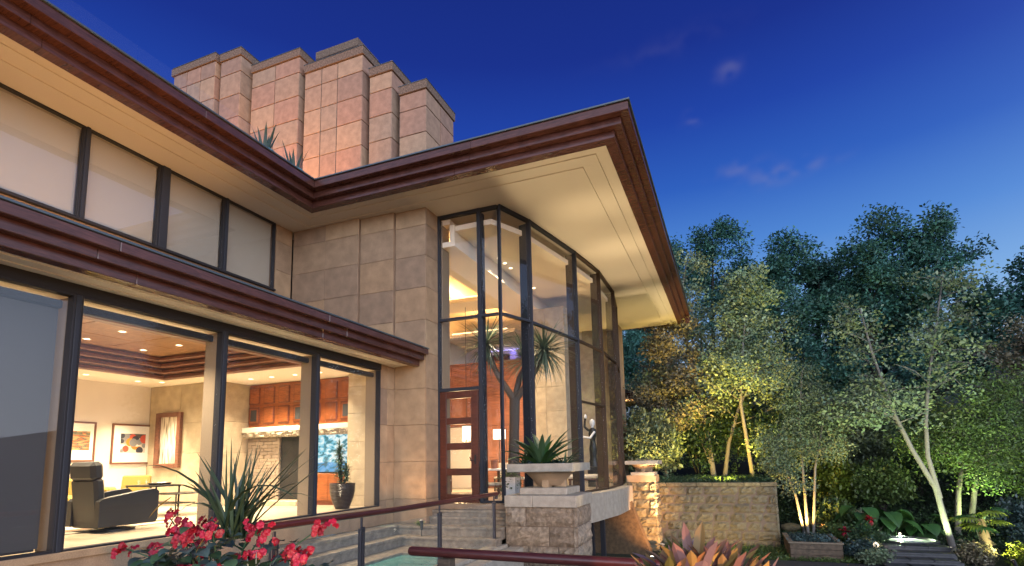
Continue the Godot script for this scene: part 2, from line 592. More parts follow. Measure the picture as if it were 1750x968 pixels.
func wood_tex() -> ImageTexture:
	var n := FastNoiseLite.new()
	n.seed = 12
	n.frequency = 1.0
	n.fractal_octaves = 4
	var s := 512
	var im := Image.create_empty(s, s, false, Image.FORMAT_RGB8)
	for y in s:
		for x in s:
			# streaks that run along u, wrapped in both directions
			var a := TAU * x / s
			var b := TAU * y / s
			var q := n.get_noise_3d(cos(a) * 0.9 + 7.0, sin(b) * 9.0, cos(b) * 9.0 + sin(a) * 0.6)
			var f := n.get_noise_3d(cos(a) * 2.5, sin(b) * 30.0 + 40.0, cos(b) * 30.0 + sin(a) * 2.0)
			var k := clampf(0.82 + 0.22 * q + 0.16 * f, 0.45, 1.0)
			im.set_pixel(x, y, Color(k, k, k))
	return ImageTexture.create_from_image(im)

# ------------------------------------------------------------------ the house: one thing, its walls, roofs and windows are parts
const FX := -8.16      # lower facade
const UX := -11.6      # upper facade
const SZ := -12.17     # front of the stone pier
const BAY := [Vector2(-7.2, -12.85), Vector2(-5.95, -12.85), Vector2(-5.36, -12.85), Vector2(-4.95, -14.05), Vector2(-4.38, -16.9), Vector2(-4.07, -19.1), Vector2(-4.08, -21.8), Vector2(-4.4, -24.1), Vector2(-4.95, -26.4)]
var H: Node3D

func make_house() -> void:
	H = thing("house", "two storey sandstone house with dark red eaves and a tall curved glass bay", "house")
	stone_walls()
	lower_windows()
	upper_windows()
	roofs()
	chimney()
	bay_window()
	shell()

func stone_walls() -> void:
	var ys := [-0.46, 0.14, 1.08, 2.02, 2.96, 3.9, 4.78, 5.67, 6.55, 7.4, 7.88]
	# pier beside the glass bay
	var w := node("stone_pier", H)
	sbox("core", Vector3(-8.14, -1.0, -12.82), Vector3(-7.23, 7.88, -12.2), M.stone[2], w, 0.0)
	tiles(w, "wall_tile", Vector3(-8.16, 0, -12.2), Vector3(1, 0, 0), Vector3(0, 1, 0), [0.0, 0.93], ys, 0.03, M.stone, 0.006)
	tiles(w, "wall_tile", Vector3(-7.23, 0, -12.17), Vector3(0, 0, -1), Vector3(0, 1, 0), [0.0, 0.64], ys, 0.03, M.stone, 0.006)
	# strip of facade between the last lower window and the pier
	w = node("facade_strip", H)
	sbox("core", Vector3(-8.6, -1.0, -12.2), Vector3(-8.19, 3.56, -11.56), M.stone[2], w, 0.0)
	tiles(w, "wall_tile", Vector3(-8.19, 0, -11.56), Vector3(0, 0, -1), Vector3(0, 1, 0), [0.0, 0.3, 0.63], [-0.46, 0.14, 1.08, 2.02, 2.96, 3.55], 0.03, M.stone, 0.006)
	# low stone base under the lower windows
	w = node("base_wall", H)
	sbox("core", Vector3(-8.6, -1.0, -11.56), Vector3(-8.19, -0.06, 3.0), M.stone[2], w, 0.0)
	var zs := []
	for i in 13:
		zs.append(i * 1.22)
	tiles(w, "wall_tile", Vector3(-8.19, 0, 3.0), Vector3(0, 0, -1), Vector3(0, 1, 0), zs, [-0.46, -0.1], 0.03, M.stone, 0.006)
	sbox("sill", Vector3(-8.5, -0.1, -11.56), Vector3(-8.10, 0.0, 3.0), M.stone[1], H)
	# upper wall, three planes that step back towards the bay
	w = node("upper_wall", H)
	sbox("core", Vector3(-11.6, 3.97, -12.6), Vector3(-9.28, 7.88, -12.02), M.stone[2], w, 0.0)
	var uy := [3.97, 4.78, 5.67, 6.55, 7.4, 7.88]
	tiles(w, "wall_tile", Vector3(-11.6, 0, -12.02), Vector3(1, 0, 0), Vector3(0, 1, 0), [0.02, 1.2, 2.35], uy, 0.03, M.stone, 0.005)
	sbox("core", Vector3(-9.28, 3.97, -12.6), Vector3(-8.17, 7.88, -12.11), M.stone[2], w, 0.0)
	tiles(w, "wall_tile", Vector3(-9.25, 0, -12.11), Vector3(1, 0, 0), Vector3(0, 1, 0), [0.0, 1.08], uy, 0.03, M.stone, 0.005)
	# wall of the upper wing, under and beside its windows
	w = node("upper_side_wall", H)
	sbox("core", Vector3(-12.0, 3.9, -12.0), Vector3(-11.63, 7.88, -11.36), M.stone[2], w, 0.0)
	tiles(w, "wall_tile", Vector3(-11.63, 0, -11.36), Vector3(0, 0, -1), Vector3(0, 1, 0), [0.0, 0.6], uy, 0.03, M.stone, 0.006)
	sbox("core", Vector3(-12.0, 3.9, -11.36), Vector3(-11.63, 5.93, 3.0), M.stone[2], w, 0.0)

func frame_bars(g: G, plane: float, z0: float, z1: float, y0: float, y1: float, w: float, d: float) -> void:
	# four bars of an opening in a wall that faces +x
	g.span(Vector3(plane - d, y0, z0 - w), Vector3(plane, y1, z0), 0.006)
	g.span(Vector3(plane - d, y0, z1), Vector3(plane, y1, z1 + w), 0.006)
	g.span(Vector3(plane - d + 0.004, y0, z1 + w), Vector3(plane - 0.004, y0 + w, z0 - w), 0.004)
	g.span(Vector3(plane - d + 0.004, y1 - w, z1 + w), Vector3(plane - 0.004, y1, z0 - w), 0.004)

func lower_windows() -> void:
	var edges := [2.4, 0.1, -2.2, -4.57, -6.91, -9.255, -11.52]
	for i in edges.size() - 1:
		var z0: float = edges[i] - (0.0 if i == 0 else 0.032)
		var z1: float = edges[i + 1] + (0.0 if i == edges.size() - 2 else 0.032)
		var win := node("window", H)
		var g := G.new()
		frame_bars(g, FX + 0.03, z0, z1, 0.0, 3.42, 0.03, 0.14)
		gput("frame", g, M.frame, win)
		sbox("pane", Vector3(FX - 0.05, 0.05, z1 + 0.03), Vector3(FX - 0.042, 3.37, z0 - 0.03), M.glass_blind if i <= 2 else M.glass, win, 0.0)
		# roller blind in its cassette at the head
		sbox("blind_cassette", Vector3(FX - 0.24, 3.22, z1 + 0.07), Vector3(FX - 0.12, 3.335, z0 - 0.07), M.frame, win, 0.02)
		if i <= 2:
			sbox("roller_blind", Vector3(FX - 0.19, 0.06, z1 + 0.09), Vector3(FX - 0.185, 3.22, z0 - 0.08), M.shade, win, 0.0)
			sbox("blind_bar", Vector3(FX - 0.2, 0.03, z1 + 0.13), Vector3(FX - 0.175, 0.06, z0 - 0.10), M.frame, win, 0.004)
	for i in range(1, edges.size()):
		var z: float = edges[i]
		var wd := 0.065 if i < edges.size() - 1 else 0.04
		if i < edges.size() - 1:
			sbox("mullion", Vector3(FX - 0.10, 0.0, z - 0.032), Vector3(FX + 0.04, 3.42, z + 0.032), M.frame_blue, H, 0.008)
		sbox("window_reveal", Vector3(FX - 0.42, 0.0, z - wd), Vector3(FX - 0.115, 3.4, z + wd * 0.5), M.reveal, H, 0.01)
	sbox("window_head", Vector3(FX - 0.3, 3.42, -11.56), Vector3(FX + 0.02, 3.6, 3.0), M.frame, H)

func upper_windows() -> void:
	var edges := [[2.4, -0.2], [-0.2, -2.45], [-2.6, -4.75], [-4.82, -6.38], [-6.45, -7.97], [-8.15, -9.66], [-9.74, -11.32]]
	for e in edges:
		var win := node("upper_window", H)
		var g := G.new()
		frame_bars(g, UX + 0.02, e[0], e[1], 5.95, 7.88, 0.03, 0.12)
		gput("frame", g, M.frame, win)
		sbox("pane", Vector3(UX - 0.05, 5.99, e[1] + 0.03), Vector3(UX - 0.042, 7.84, e[0] - 0.03), M.glass_blind, win, 0.0)
		sbox("roller_blind", Vector3(UX - 0.145, 5.97, e[1] + 0.03), Vector3(UX - 0.14, 7.84, e[0] - 0.03), M.blind, win, 0.0)
	for z in [-2.525, -4.785, -6.415, -8.06, -9.70]:
		var hw := 0.09 if z == -8.06 else 0.036
		sbox("upper_mullion", Vector3(UX - 0.09, 5.95, z - hw), Vector3(UX + 0.05, 7.88, z + hw), M.frame_blue, H, 0.008)
	sbox("upper_sill", Vector3(UX - 0.3, 5.9, -11.36), Vector3(UX + 0.06, 5.95, 3.0), M.frame, H)

# a run of fascia in board lengths along axis ax, with hairline joints
func boards(parent: Node, lo: Vector3, hi: Vector3, ax: int) -> void:
	var total := hi[ax] - lo[ax]
	var n := maxi(1, int(round(total / 3.7)))
	var cut := [0.0]
	for k in range(1, n):
		cut.append(total * (k + rng.randf_range(-0.2, 0.2)) / n)
	cut.append(total)
	for k in n:
		var a := lo
		var b := hi
		a[ax] = lo[ax] + cut[k] + (0.002 if k > 0 else 0.0)
		b[ax] = lo[ax] + cut[k + 1] - (0.002 if k < n - 1 else 0.0)
		sbox("fascia_board", a, b, M.fascia, parent, 0.009)

func roofs() -> void:
	# lower roof over the ground floor windows
	var r := node("lower_roof", H)
	sbox("roof_deck", Vector3(-11.62, 3.90, -12.0), Vector3(-7.2, 3.975, 3.0), M.roof, r, 0.0)
	var lo := [[-7.38, 3.54, 3.69], [-7.245, 3.675, 3.83], [-7.115, 3.815, 3.955]]
	for b in lo:
		boards(r, Vector3(b[0] - 0.2, b[1], -12.155), Vector3(b[0], b[2], 3.0), 2)
	sbox("roof_edge", Vector3(-7.35, 3.955, -12.155), Vector3(-7.09, 3.99, 3.0), M.flash, r, 0.006)
	for k in 3:
		sbox("soffit_board", Vector3(-8.2 + k * 0.215, 3.565 + k * 0.012, -12.15), Vector3(-8.2 + (k + 1) * 0.215, 3.66, 3.0), M.soffit, r, 0.004)
	# main roof
	r = node("main_roof", H)
	sbox("roof_deck", Vector3(-24.0, 8.2, -28.6), Vector3(-1.75, 8.40, -11.0), M.roof, r, 0.0)
	sbox("roof_deck", Vector3(-24.0, 8.2, -11.0), Vector3(-9.88, 8.40, 3.0), M.roof, r, 0.0)
	var bands := [[0.08, 7.88, 8.06], [0.26, 8.045, 8.225], [0.45, 8.21, 8.40]]
	for b in bands:
		var o: float = b[0]
		boards(r, Vector3(-10.08 + o - 0.24, b[1], -11.08 + o - 0.24), Vector3(-10.08 + o, b[2], 3.0), 2)
		boards(r, Vector3(-10.08 + o, b[1], -11.08 + o - 0.24), Vector3(-1.95 + o, b[2], -11.08 + o), 0)
		boards(r, Vector3(-1.95 + o - 0.24, b[1], -28.8), Vector3(-1.95 + o, b[2], -11.08 + o - 0.24), 2)
	var o := 0.49
	sbox("roof_edge", Vector3(-10.08 + o - 0.3, 8.40, -11.08 + o - 0.3), Vector3(-10.08 + o, 8.44, 3.0), M.flash, r, 0.006)
	sbox("roof_edge", Vector3(-10.08 + o, 8.40, -11.08 + o - 0.3), Vector3(-1.95 + o, 8.44, -11.08 + o), M.flash, r, 0.006)
	sbox("roof_edge", Vector3(-1.95 + o - 0.3, 8.40, -28.8), Vector3(-1.95 + o, 8.44, -11.08 + o - 0.3), M.flash, r, 0.006)
	sbox("fascia_board", Vector3(-7.0, 7.88, -28.95), Vector3(-1.5, 8.40, -28.8), M.fascia, r, 0.01)
	var s := node("soffit", H)
	var t := 8.2
	for q in [[-10.53, -10.08, -11.53, 3.0, 7.93], [-10.08, -1.95, -11.53, -11.08, 7.93], [-2.4, -1.95, -28.8, -11.53, 7.93], [-10.93, -10.53, -11.93, 3.0, 7.905], [-10.53, -2.4, -11.93, -11.53, 7.905], [-2.8, -2.4, -28.8, -11.93, 7.905], [-12.0, -10.93, -11.93, 3.0, 7.88], [-12.0, -2.8, -28.8, -11.93, 7.88]]:
		sbox("soffit_board", Vector3(q[0], q[4], q[2]), Vector3(q[1], t, q[3]), M.soffit, s, 0.003)

func sc(x: float, y: float, z: float) -> Vector3:
	return EYE + (Vector3(x, y, z) - EYE) * 0.85

func chimney() -> void:
	var c := node("chimney", H)
	# left, right, front, back, top, joints across the front
	var masses := [
		[-23.13, -20.28, -16.17, -19.7, 19.6, [0.33, 0.66]],
		[-20.28, -18.88, -16.3, -19.7, 19.53, []],
		[-18.88, -15.98, -16.77, -19.7, 18.9, [0.5]],
		[-15.98, -12.80, -16.91, -19.7, 18.11, [0.30, 0.58]],
		[-12.80, -11.52, -17.13, -19.7, 17.15, []],
		[-11.52, -10.28, -17.38, -19.7, 16.12, []]]
	for m in masses:
		var a := sc(m[0], m[4], m[2])
		var b := sc(m[1], m[4], m[3])
		if m[1] != -10.28:
			b.x -= 0.16
		var top := a.y
		var capb := top - 0.30
		sbox("core", Vector3(a.x + 0.03, 8.2, b.z), Vector3(b.x - 0.03, capb, a.z - 0.03), M.joint, c, 0.0)
		var vs := [capb]
		var y := capb - 0.62
		while y > 8.3:
			vs.push_front(y)
			y -= 0.92
		vs.push_front(8.3)
		var w := b.x - a.x
		var us := [0.0]
		for f in m[5]:
			us.append(w * f)
		us.append(w)
		tiles(c, "chimney_tile", Vector3(a.x, 0, a.z - 0.03), Vector3(1, 0, 0), Vector3(0, 1, 0), us, vs, 0.03, M.chim, 0.03, 0.006)
		var d := a.z - b.z
		var side := [0.0, d * 0.5, d] if m[0] > -21.0 else [0.0, d]
		tiles(c, "chimney_tile", Vector3(b.x - 0.03, 0, a.z), Vector3(0, 0, -1), Vector3(0, 1, 0), side, vs, 0.03, M.chim, 0.03, 0.006)
		sbox("cap", Vector3(a.x - (0.09 if m[0] < -23.0 else 0.0), capb, b.z - 0.05), Vector3(b.x + 0.05, top, a.z + 0.06), M.cap, c, 0.012)
		sbox("flashing", Vector3(a.x - 0.02, top, b.z - 0.06), Vector3(b.x + 0.06, top + 0.025, a.z + 0.07), M.flash, c, 0.004)
	var p := sc(-15.96, 19.24, -17.6)
	var q := sc(-13.81, 19.24, -19.0)
	sbox("inner_stack", Vector3(p.x, 8.3, q.z), Vector3(q.x, p.y - 0.32, p.z), M.cap, c, 0.0)
	sbox("cap", Vector3(p.x - 0.02, p.y - 0.32, q.z), Vector3((p.x + q.x) * 0.5 - 0.3, p.y, p.z + 0.08), M.cap, c, 0.012)
	sbox("cap", Vector3((p.x + q.x) * 0.5 - 0.295, p.y - 0.32, q.z), Vector3(q.x + 0.08, p.y, p.z + 0.08), M.cap, c, 0.012)
	# glass guard along the roof edge
	var g := node("roof_guard", H)
	var z := 2.6
	while z > -10.4:
		var z1 := maxf(z - 2.2, -10.62)
		sbox("pane", Vector3(-9.912, 8.42, z1 + 0.01), Vector3(-9.9, 8.97, z - 0.01), M.guardglass, g, 0.0)
		z -= 2.2

func bar(g: G, a: Vector2, b: Vector2, y0: float, y1: float, out: float, inn: float) -> void:
	# a bar along the plan line a-b, out metres proud and inn metres deep
	var d := (b - a)
	var len := d.length()
	var u := Vector3(d.x / len, 0, d.y / len)
	var n := Vector3(-u.z, 0, u.x)
	var mid := (a + b) * 0.5
	g.box(Vector3(mid.x, (y0 + y1) * 0.5, mid.y) + n * ((out - inn) * 0.5), Vector3(len, y1 - y0, out + inn), 0.006, Basis(u, Vector3(0, 1, 0), u.cross(Vector3(0, 1, 0))))

func bay_window() -> void:
	var w := node("bay_window", H)
	var n := BAY.size()
	for i in n:
		var p: Vector2 = BAY[i]
		var q: Vector2 = (BAY[mini(i + 1, n - 1)] - BAY[maxi(i - 1, 0)]).normalized()
		if i <= 1:
			q = Vector2(1, 0)
		var hw: float = [0.045, 0.05, 0.026, 0.036, 0.036, 0.036, 0.036, 0.036, 0.036][i]
		var g := G.new()
		bar(g, p - q * hw, p + q * hw, 0.0, 7.88, 0.06, 0.08)
		gput("mullion", g, M.frame_blue if i < 5 else M.bronze, w)
		if i != 2:
			var k := G.new()
			var shift := Vector2(0.02, 0) if i < 2 else q * 0.02
			bar(k, p + shift - q * 0.05, p + shift + q * 0.05, 0.0, 7.78, -0.085, 0.5 if i == 0 else (0.2 if i == 1 else 0.32))
			gput("inner_post", k, M.reveal if i == 0 else (M.fin if i < 4 else M.bronze), w)
	for i in n - 1:
		var a: Vector2 = BAY[i]
		var b: Vector2 = BAY[i + 1]
		var d := (b - a).normalized() * 0.05
		var lo := 3.0 if i == 0 else 0.06
		var bars := [[4.845, 4.915], [7.79, 7.88], [lo - 0.09 if i == 0 else 0.0, lo]]
		if i == 4:
			bars.append([2.86, 2.92])
		for yb in bars:
			var tr := G.new()
			bar(tr, a + d, b - d, yb[0], yb[1], 0.05, 0.07)
			gput("transom", tr, M.frame_blue if i < 4 else M.bronze, w)
		for yy in [[lo, 4.845], [4.915, 7.79]]:
			var g := G.new()
			bar(g, a + d, b - d, yy[0], yy[1], -0.006, 0.014)
			gput("pane", g, M.glass, w)
	# entrance door
	var dr := node("door", H)
	var x0 := -7.15
	var x1 := -6.03
	var g := G.new()
	var zf := -12.80
	var zb := -12.86
	var hs := [0.0, 0.22, 0.70, 0.88, 1.36, 1.54, 2.03, 2.20, 2.71, 2.90]
	g.span(Vector3(x0, 0.0, zb), Vector3(x0 + 0.19, 2.9, zf), 0.006)
	g.span(Vector3(x1 - 0.20, 0.0, zb), Vector3(x1, 2.9, zf), 0.006)
	for k in 5:
		g.span(Vector3(x0 + 0.19, hs[k * 2], zb + 0.003), Vector3(x1 - 0.20, hs[k * 2 + 1], zf - 0.003), 0.005)
	gput("door_leaf", g, M.door, dr)
	for k in 4:
		sbox("pane", Vector3(x0 + 0.18, hs[k * 2 + 1] - 0.01, -12.835), Vector3(x1 - 0.19, hs[k * 2 + 2] + 0.01, -12.825), M.glass, dr, 0.0)
	var hd := G.new()
	hd.box(Vector3(x1 - 0.09, 1.1, zf + 0.01), Vector3(0.05, 0.24, 0.02), 0.006)
	hd.tube([Vector3(x1 - 0.09, 1.08, zf), Vector3(x1 - 0.09, 1.08, zf + 0.06), Vector3(x1 - 0.22, 1.08, zf + 0.06)], [0.012, 0.012, 0.01], 8)
	gput("handle", hd, M.iron, dr)
	# curved stone edge of the floor, in fitted stones
	var band := node("floor_edge", H)
	var cv := Curve2D.new()
	var pts := [Vector2(-5.0, -13.2), BAY[3], BAY[4], BAY[5], BAY[6], BAY[7], BAY[8]]
	for i in pts.size():
		var t: Vector2 = (pts[mini(i + 1, pts.size() - 1)] - pts[maxi(i - 1, 0)]) / 6.0
		cv.add_point(pts[i], -t, t)
	var total := cv.get_baked_length()
	var count := 15
	for i in count:
		var poly := PackedVector2Array()
		var inner := PackedVector2Array()
		for k in 4:
			var s := total * (i + 0.006 + 0.988 * k / 3.0) / count
			var p := cv.sample_baked(s)
			var q := (cv.sample_baked(s + 0.05) - cv.sample_baked(s - 0.05)).normalized()
			var nn := Vector2(-q.y, q.x)
			poly.append(p + nn * 0.42)
			inner.append(p - nn * 0.02)
		inner.reverse()
		poly.append_array(inner)
		var sg := G.new()
		sg.prism(poly, Vector3(0, -0.86, 0), Vector3(1, 0, 0), Vector3(0, 0, 1), Vector3(0, 0.86 - 0.004 + rng.randf_range(-0.002, 0.002), 0))
		gput("edge_stone", sg, M.coping, band)
	# floor slab of the bay
	var fl := PackedVector2Array([Vector2(-12.0, -12.5), Vector2(-5.4, -12.85)])
	for i in range(3, n):
		fl.append(BAY[i])
	fl.append(Vector2(-5.0, -28.0))
	fl.append(Vector2(-12.0, -28.0))
	var f := G.new()
	f.prism(fl, Vector3(0, -0.8, 0), Vector3(1, 0, 0), Vector3(0, 0, 1), Vector3(0, 0.79, 0))
	gput("floor", f, M.floor_tile[0], H)
	sbox("threshold", Vector3(-7.2, -0.14, -12.9), Vector3(-5.0, -0.01, -12.62), M.stone[2], H)
	# lower storey under the bay
	var lw := node("lower_wall", H)
	var bp := PackedVector2Array([Vector2(-5.3, -2.6), Vector2(-2.93, -2.6), Vector2(-3.83, -0.1), Vector2(-4.2, -0.1), Vector2(-4.2, -0.87), Vector2(-5.3, -0.87)])
	var bg := G.new()
	bg.prism(bp, Vector3(0, 0, -21.6), Vector3(1, 0, 0), Vector3(0, 1, 0), Vector3(0, 0, 0.55))
	gput("buttress", bg, M.butt_shaded, lw)
	sbox("core", Vector3(-12.0, -2.6, -27.5), Vector3(-5.35, -0.8, -12.9), M.stone[2], lw, 0.0)
	var lg := G.new()
	lg.span(Vector3(-4.15, -2.6, -18.2), Vector3(-4.0, -0.87, -18.06), 0.006)
	lg.span(Vector3(-4.45, -2.6, -18.2), Vector3(-4.36, -0.87, -18.06), 0.006)
	gput("frame", lg, M.frame, lw)
	sbox("pane", Vector3(-4.36, -2.6, -18.14), Vector3(-4.15, -0.87, -18.13), M.glass, lw, 0.0)
	sbox("pane", Vector3(-4.0, -2.6, -18.14), Vector3(-3.88, -0.87, -18.13), M.glass, lw, 0.0)
	sbox("core", Vector3(-5.36, -2.6, -18.3), Vector3(-4.45, -0.87, -18.06), M.stone[1], lw, 0.0)

func shell() -> void:
	# the rest of the building, closed so that light enters only through openings
	sbox("outer_wall", Vector3(-24.0, -0.5, 2.6), Vector3(-8.19, 8.2, 3.0), M.stone[1], H, 0.0)
	sbox("outer_wall", Vector3(-24.0, -0.5, -28.6), Vector3(-23.6, 8.2, 2.6), M.stone[1], H, 0.0)
	sbox("outer_wall", Vector3(-23.6, -2.6, -28.6), Vector3(-4.95, 8.2, -28.2), M.stone[1], H, 0.0)
	sbox("outer_wall", Vector3(-5.3, -2.6, -28.2), Vector3(-4.95, 7.88, -26.45), M.stone[0], H, 0.0)
	sbox("ceiling", Vector3(-23.6, 3.9, -12.0), Vector3(-11.64, 3.97, 2.6), M.ceil, H, 0.0)
	sbox("inner_wall", Vector3(-12.4, 3.98, -11.9), Vector3(-12.15, 8.2, 2.6), M.plaster, H, 0.0)

# ------------------------------------------------------------------ living room behind the lower windows
func make_living_room() -> void:
	# floor of large stone tiles
	var f := node("living_floor", H)
	sbox("slab", Vector3(-16.0, -0.4, -12.0), Vector3(-8.2, -0.03, 2.6), M.stone[2], f, 0.0)
	var us := []
	for i in 8:
		us.append(i * 1.07)
	var vs := []
	for i in 12:
		vs.append(i * 1.07)
	tiles(f, "floor_tile", Vector3(-15.75, -0.03, -0.2), Vector3(1, 0, 0), Vector3(0, 0, -1), us, vs, 0.03, M.floor_tile, 0.005, 0.002)
	sbox("slab", Vector3(-15.75, -0.03, -0.2), Vector3(-8.2, 0.0, 2.6), M.floor_tile[0], f, 0.0)
	# walls
	sbox("plaster_wall", Vector3(-16.0, 0.0, -10.9), Vector3(-15.7, 3.9, 2.6), M.plaster, H, 0.0)
	var w := node("living_stone_wall", H)
	sbox("core", Vector3(-16.0, 0.0, -12.0), Vector3(-12.98, 3.9, -10.93), M.stone[2], w, 0.0)
	tiles(w, "wall_tile", Vector3(-15.7, 0, -10.93), Vector3(1, 0, 0), Vector3(0, 1, 0), [0.0, 1.25, 2.45, 2.75], [0.0, 0.55, 1.45, 2.3, 3.4], 0.03, M.intile, 0.006)
	tiles(w, "wall_tile", Vector3(-12.98, 0, -10.9), Vector3(0, 0, -1), Vector3(0, 1, 0), [0.0, 1.05], [0.0, 0.55, 1.45, 2.3, 3.4], 0.03, M.intile, 0.006)
	w = node("living_pillar", H)
	sbox("core", Vector3(-9.2, 0.0, -12.0), Vector3(-8.25, 3.9, -11.63), M.stone[2], w, 0.0)
	tiles(w, "wall_tile", Vector3(-9.2, 0, -11.63), Vector3(1, 0, 0), Vector3(0, 1, 0), [0.0, 0.68, 0.95], [0.0, 0.25, 0.92, 1.62, 2.35, 3.05, 3.4], 0.03, M.intile, 0.006)
	sbox("back_wall", Vector3(-13.0, 0.0, -12.3), Vector3(-9.1, 3.9, -12.0), M.intile[0], H, 0.0)
	# ceiling with a stepped wooden tray
	var c := node("tray_ceiling", H)
	var x0 := -14.0
	var x1 := -9.1
	var z0 := -10.1
	var z1 := -1.6
	sbox("ceiling_border", Vector3(-15.7, 3.40, -11.98), Vector3(-8.25, 3.55, z0), M.ceil, c, 0.0)
	sbox("ceiling_border", Vector3(-15.7, 3.40, z1), Vector3(-8.25, 3.55, 2.6), M.ceil, c, 0.0)
	sbox("ceiling_border", Vector3(-15.7, 3.40, z0), Vector3(x0, 3.55, z1), M.ceil, c, 0.0)
	sbox("ceiling_border", Vector3(x1, 3.40, z0), Vector3(-8.25, 3.55, z1), M.ceil, c, 0.0)
	for k in 4:
		var i := k * 0.17
		var y0 := 3.385 + k * 0.12
		var y1 := y0 + 0.10
		sbox("ceiling_trim", Vector3(x0 - 0.03, y0, z0 - 0.03 + i), Vector3(x1 + 0.03, y1, z0 + 0.17 + i), M.trimwood, c, 0.015)
		sbox("ceiling_trim", Vector3(x0 - 0.03, y0, z1 - 0.17 - i), Vector3(x1 + 0.03, y1, z1 + 0.03 - i), M.trimwood, c, 0.015)
		sbox("ceiling_trim", Vector3(x0 - 0.03 + i, y0, z0 + 0.17 + i), Vector3(x0 + 0.17 + i, y1, z1 - 0.17 - i), M.trimwood, c, 0.015)
		sbox("ceiling_trim", Vector3(x1 - 0.17 - i, y0, z0 + 0.17 + i), Vector3(x1 + 0.03 - i, y1, z1 - 0.17 - i), M.trimwood, c, 0.015)
	var px := [x0 + 0.5, x0 + 1.8, x0 + 3.1, x1 - 0.5]
	for i in 3:
		for j in 5:
			var zz := z0 + 0.5 + j * 1.52
			sbox("ceiling_panel", Vector3(px[i] + 0.012, 3.86, zz + 0.012), Vector3(px[i + 1] - 0.012, 3.885, zz + 1.508), M.ceilwood, c, 0.004)
	sbox("ceiling_back", Vector3(x0 - 0.1, 3.886, z0 - 0.1), Vector3(x1 + 0.1, 3.898, z1 + 0.1), M.darkwood, c, 0.0)
	# cabinets over the fireplace
	var cab := node("wall_cabinet", H)
	sbox("carcase", Vector3(-12.93, 2.15, -12.0), Vector3(-9.2, 3.38, -11.9), M.cherry, cab, 0.004)
	var xs := [-12.72, -12.17, -11.63, -11.08, -10.54, -9.98, -9.46]
	for i in xs.size():
		for j in 2:
			var cx: float = xs[i]
			var y0: float = 2.24 + j * 0.57
			var dk: bool = j == 0 and (i == 0 or i == 3 or i == 6)
			var hw := 0.2
			sbox("cabinet_door", Vector3(cx - hw, y0, -11.9), Vector3(cx + hw, y0 + 0.49, -11.872), M.cherrydark, cab, 0.01)
			if dk:
				sbox("cabinet_frame", Vector3(cx - 0.16, y0 + 0.04, -11.872), Vector3(cx + 0.16, y0 + 0.45, -11.862), M.cherry, cab, 0.004)
				sbox("speaker_grille", Vector3(cx - 0.115, y0 + 0.08, -11.862), Vector3(cx + 0.115, y0 + 0.41, -11.855), M.shade, cab, 0.003)
			else:
				sbox("cabinet_panel", Vector3(cx - hw + 0.03, y0 + 0.03, -11.872), Vector3(cx + hw - 0.03, y0 + 0.46, -11.86), M.cherry, cab, 0.008)
	# mantel of rough stone, brick fireplace and hearth
	var fp := node("fireplace", H)
	var mg := G.new()
	mg.box(Vector3(-11.05, 2.06, -11.82), Vector3(3.75, 0.14, 0.34), 0.01)
	gput("mantel_shelf", mg, M.plaster, fp)
	for i in 9:
		var b := Basis(Vector3(0.405, 0, 0), Vector3(0, 0.17, 0), Vector3(0, 0, 0.16))
		put("mantel_stone", rock_mesh(i % 6), M.mantel, fp, Transform3D(b, Vector3(-12.72 + i * 0.417, 1.92, -11.76)))
	sbox("firebox", Vector3(-11.72, 0.12, -12.0), Vector3(-11.0, 1.86, -11.93), M.black, fp, 0.0)
	var y := 0.12
	var row := 0
	while y < 1.8:
		var x := -12.9
		var first := true
		while x < -11.73:
			var len := 0.3 if not (first and row % 2 == 1) else 0.15
			first = false
			var xe := minf(x + len, -11.72)
			put("brick", bevbox(Vector3(xe - x - 0.008, 0.087, 0.1), 0.006), M.brick[rng.randi() % 3], fp, Transform3D(Basis(), Vector3((x + xe) * 0.5, y + 0.047, -11.92 + rng.randf_range(-0.004, 0.004))))
			x = xe
		y += 0.095
		row += 1
	sbox("hearth", Vector3(-12.93, 0.0, -11.95), Vector3(-10.6, 0.12, -11.35), M.intile[1], fp, 0.01)
	sbox("jamb", Vector3(-11.0, 0.0, -11.98), Vector3(-10.62, 1.86, -11.86), M.intile[2], fp, 0.006)
	var tc := node("media_cabinet", H)
	sbox("carcase", Vector3(-10.6, 0.1, -11.98), Vector3(-9.2, 0.82, -11.75), M.cherry, tc, 0.008)
	sbox("plinth", Vector3(-10.6, 0.0, -11.98), Vector3(-9.2, 0.1, -11.77), M.cherrydark, tc, 0.004)
	sbox("door", Vector3(-10.57, 0.13, -11.75), Vector3(-9.91, 0.79, -11.74), M.cherry, tc, 0.004)
	sbox("door", Vector3(-9.89, 0.13, -11.75), Vector3(-9.23, 0.79, -11.74), M.cherry, tc, 0.004)
	# television
	var tv := thing("television", "large flat television glowing blue and white above the red cabinet", "television", Vector3(-9.85, 0.84, -11.86))
	sbox("housing", Vector3(-0.65, 0.0, -0.04), Vector3(0.65, 1.06, 0.0), M.black, tv, 0.006)
	var sm := mat(Color(0.02, 0.02, 0.02), 0.3)
	sm.emission_enabled = true
	sm.emission_texture = screen_tex()
	sm.emission_energy_multiplier = 0.95
	sm.emission = Color(0, 0, 0)
	var sg := G.new()
	sg.quad_s([Vector3(-0.63, 0.02, 0.003), Vector3(0.63, 0.02, 0.003), Vector3(0.63, 1.04, 0.003), Vector3(-0.63, 1.04, 0.003)], [Vector3(0, 0, 1), Vector3(0, 0, 1), Vector3(0, 0, 1), Vector3(0, 0, 1)], [Vector2(0, 1), Vector2(1, 1), Vector2(1, 0), Vector2(0, 0)])
	gput("screen", sg, sm, tv)
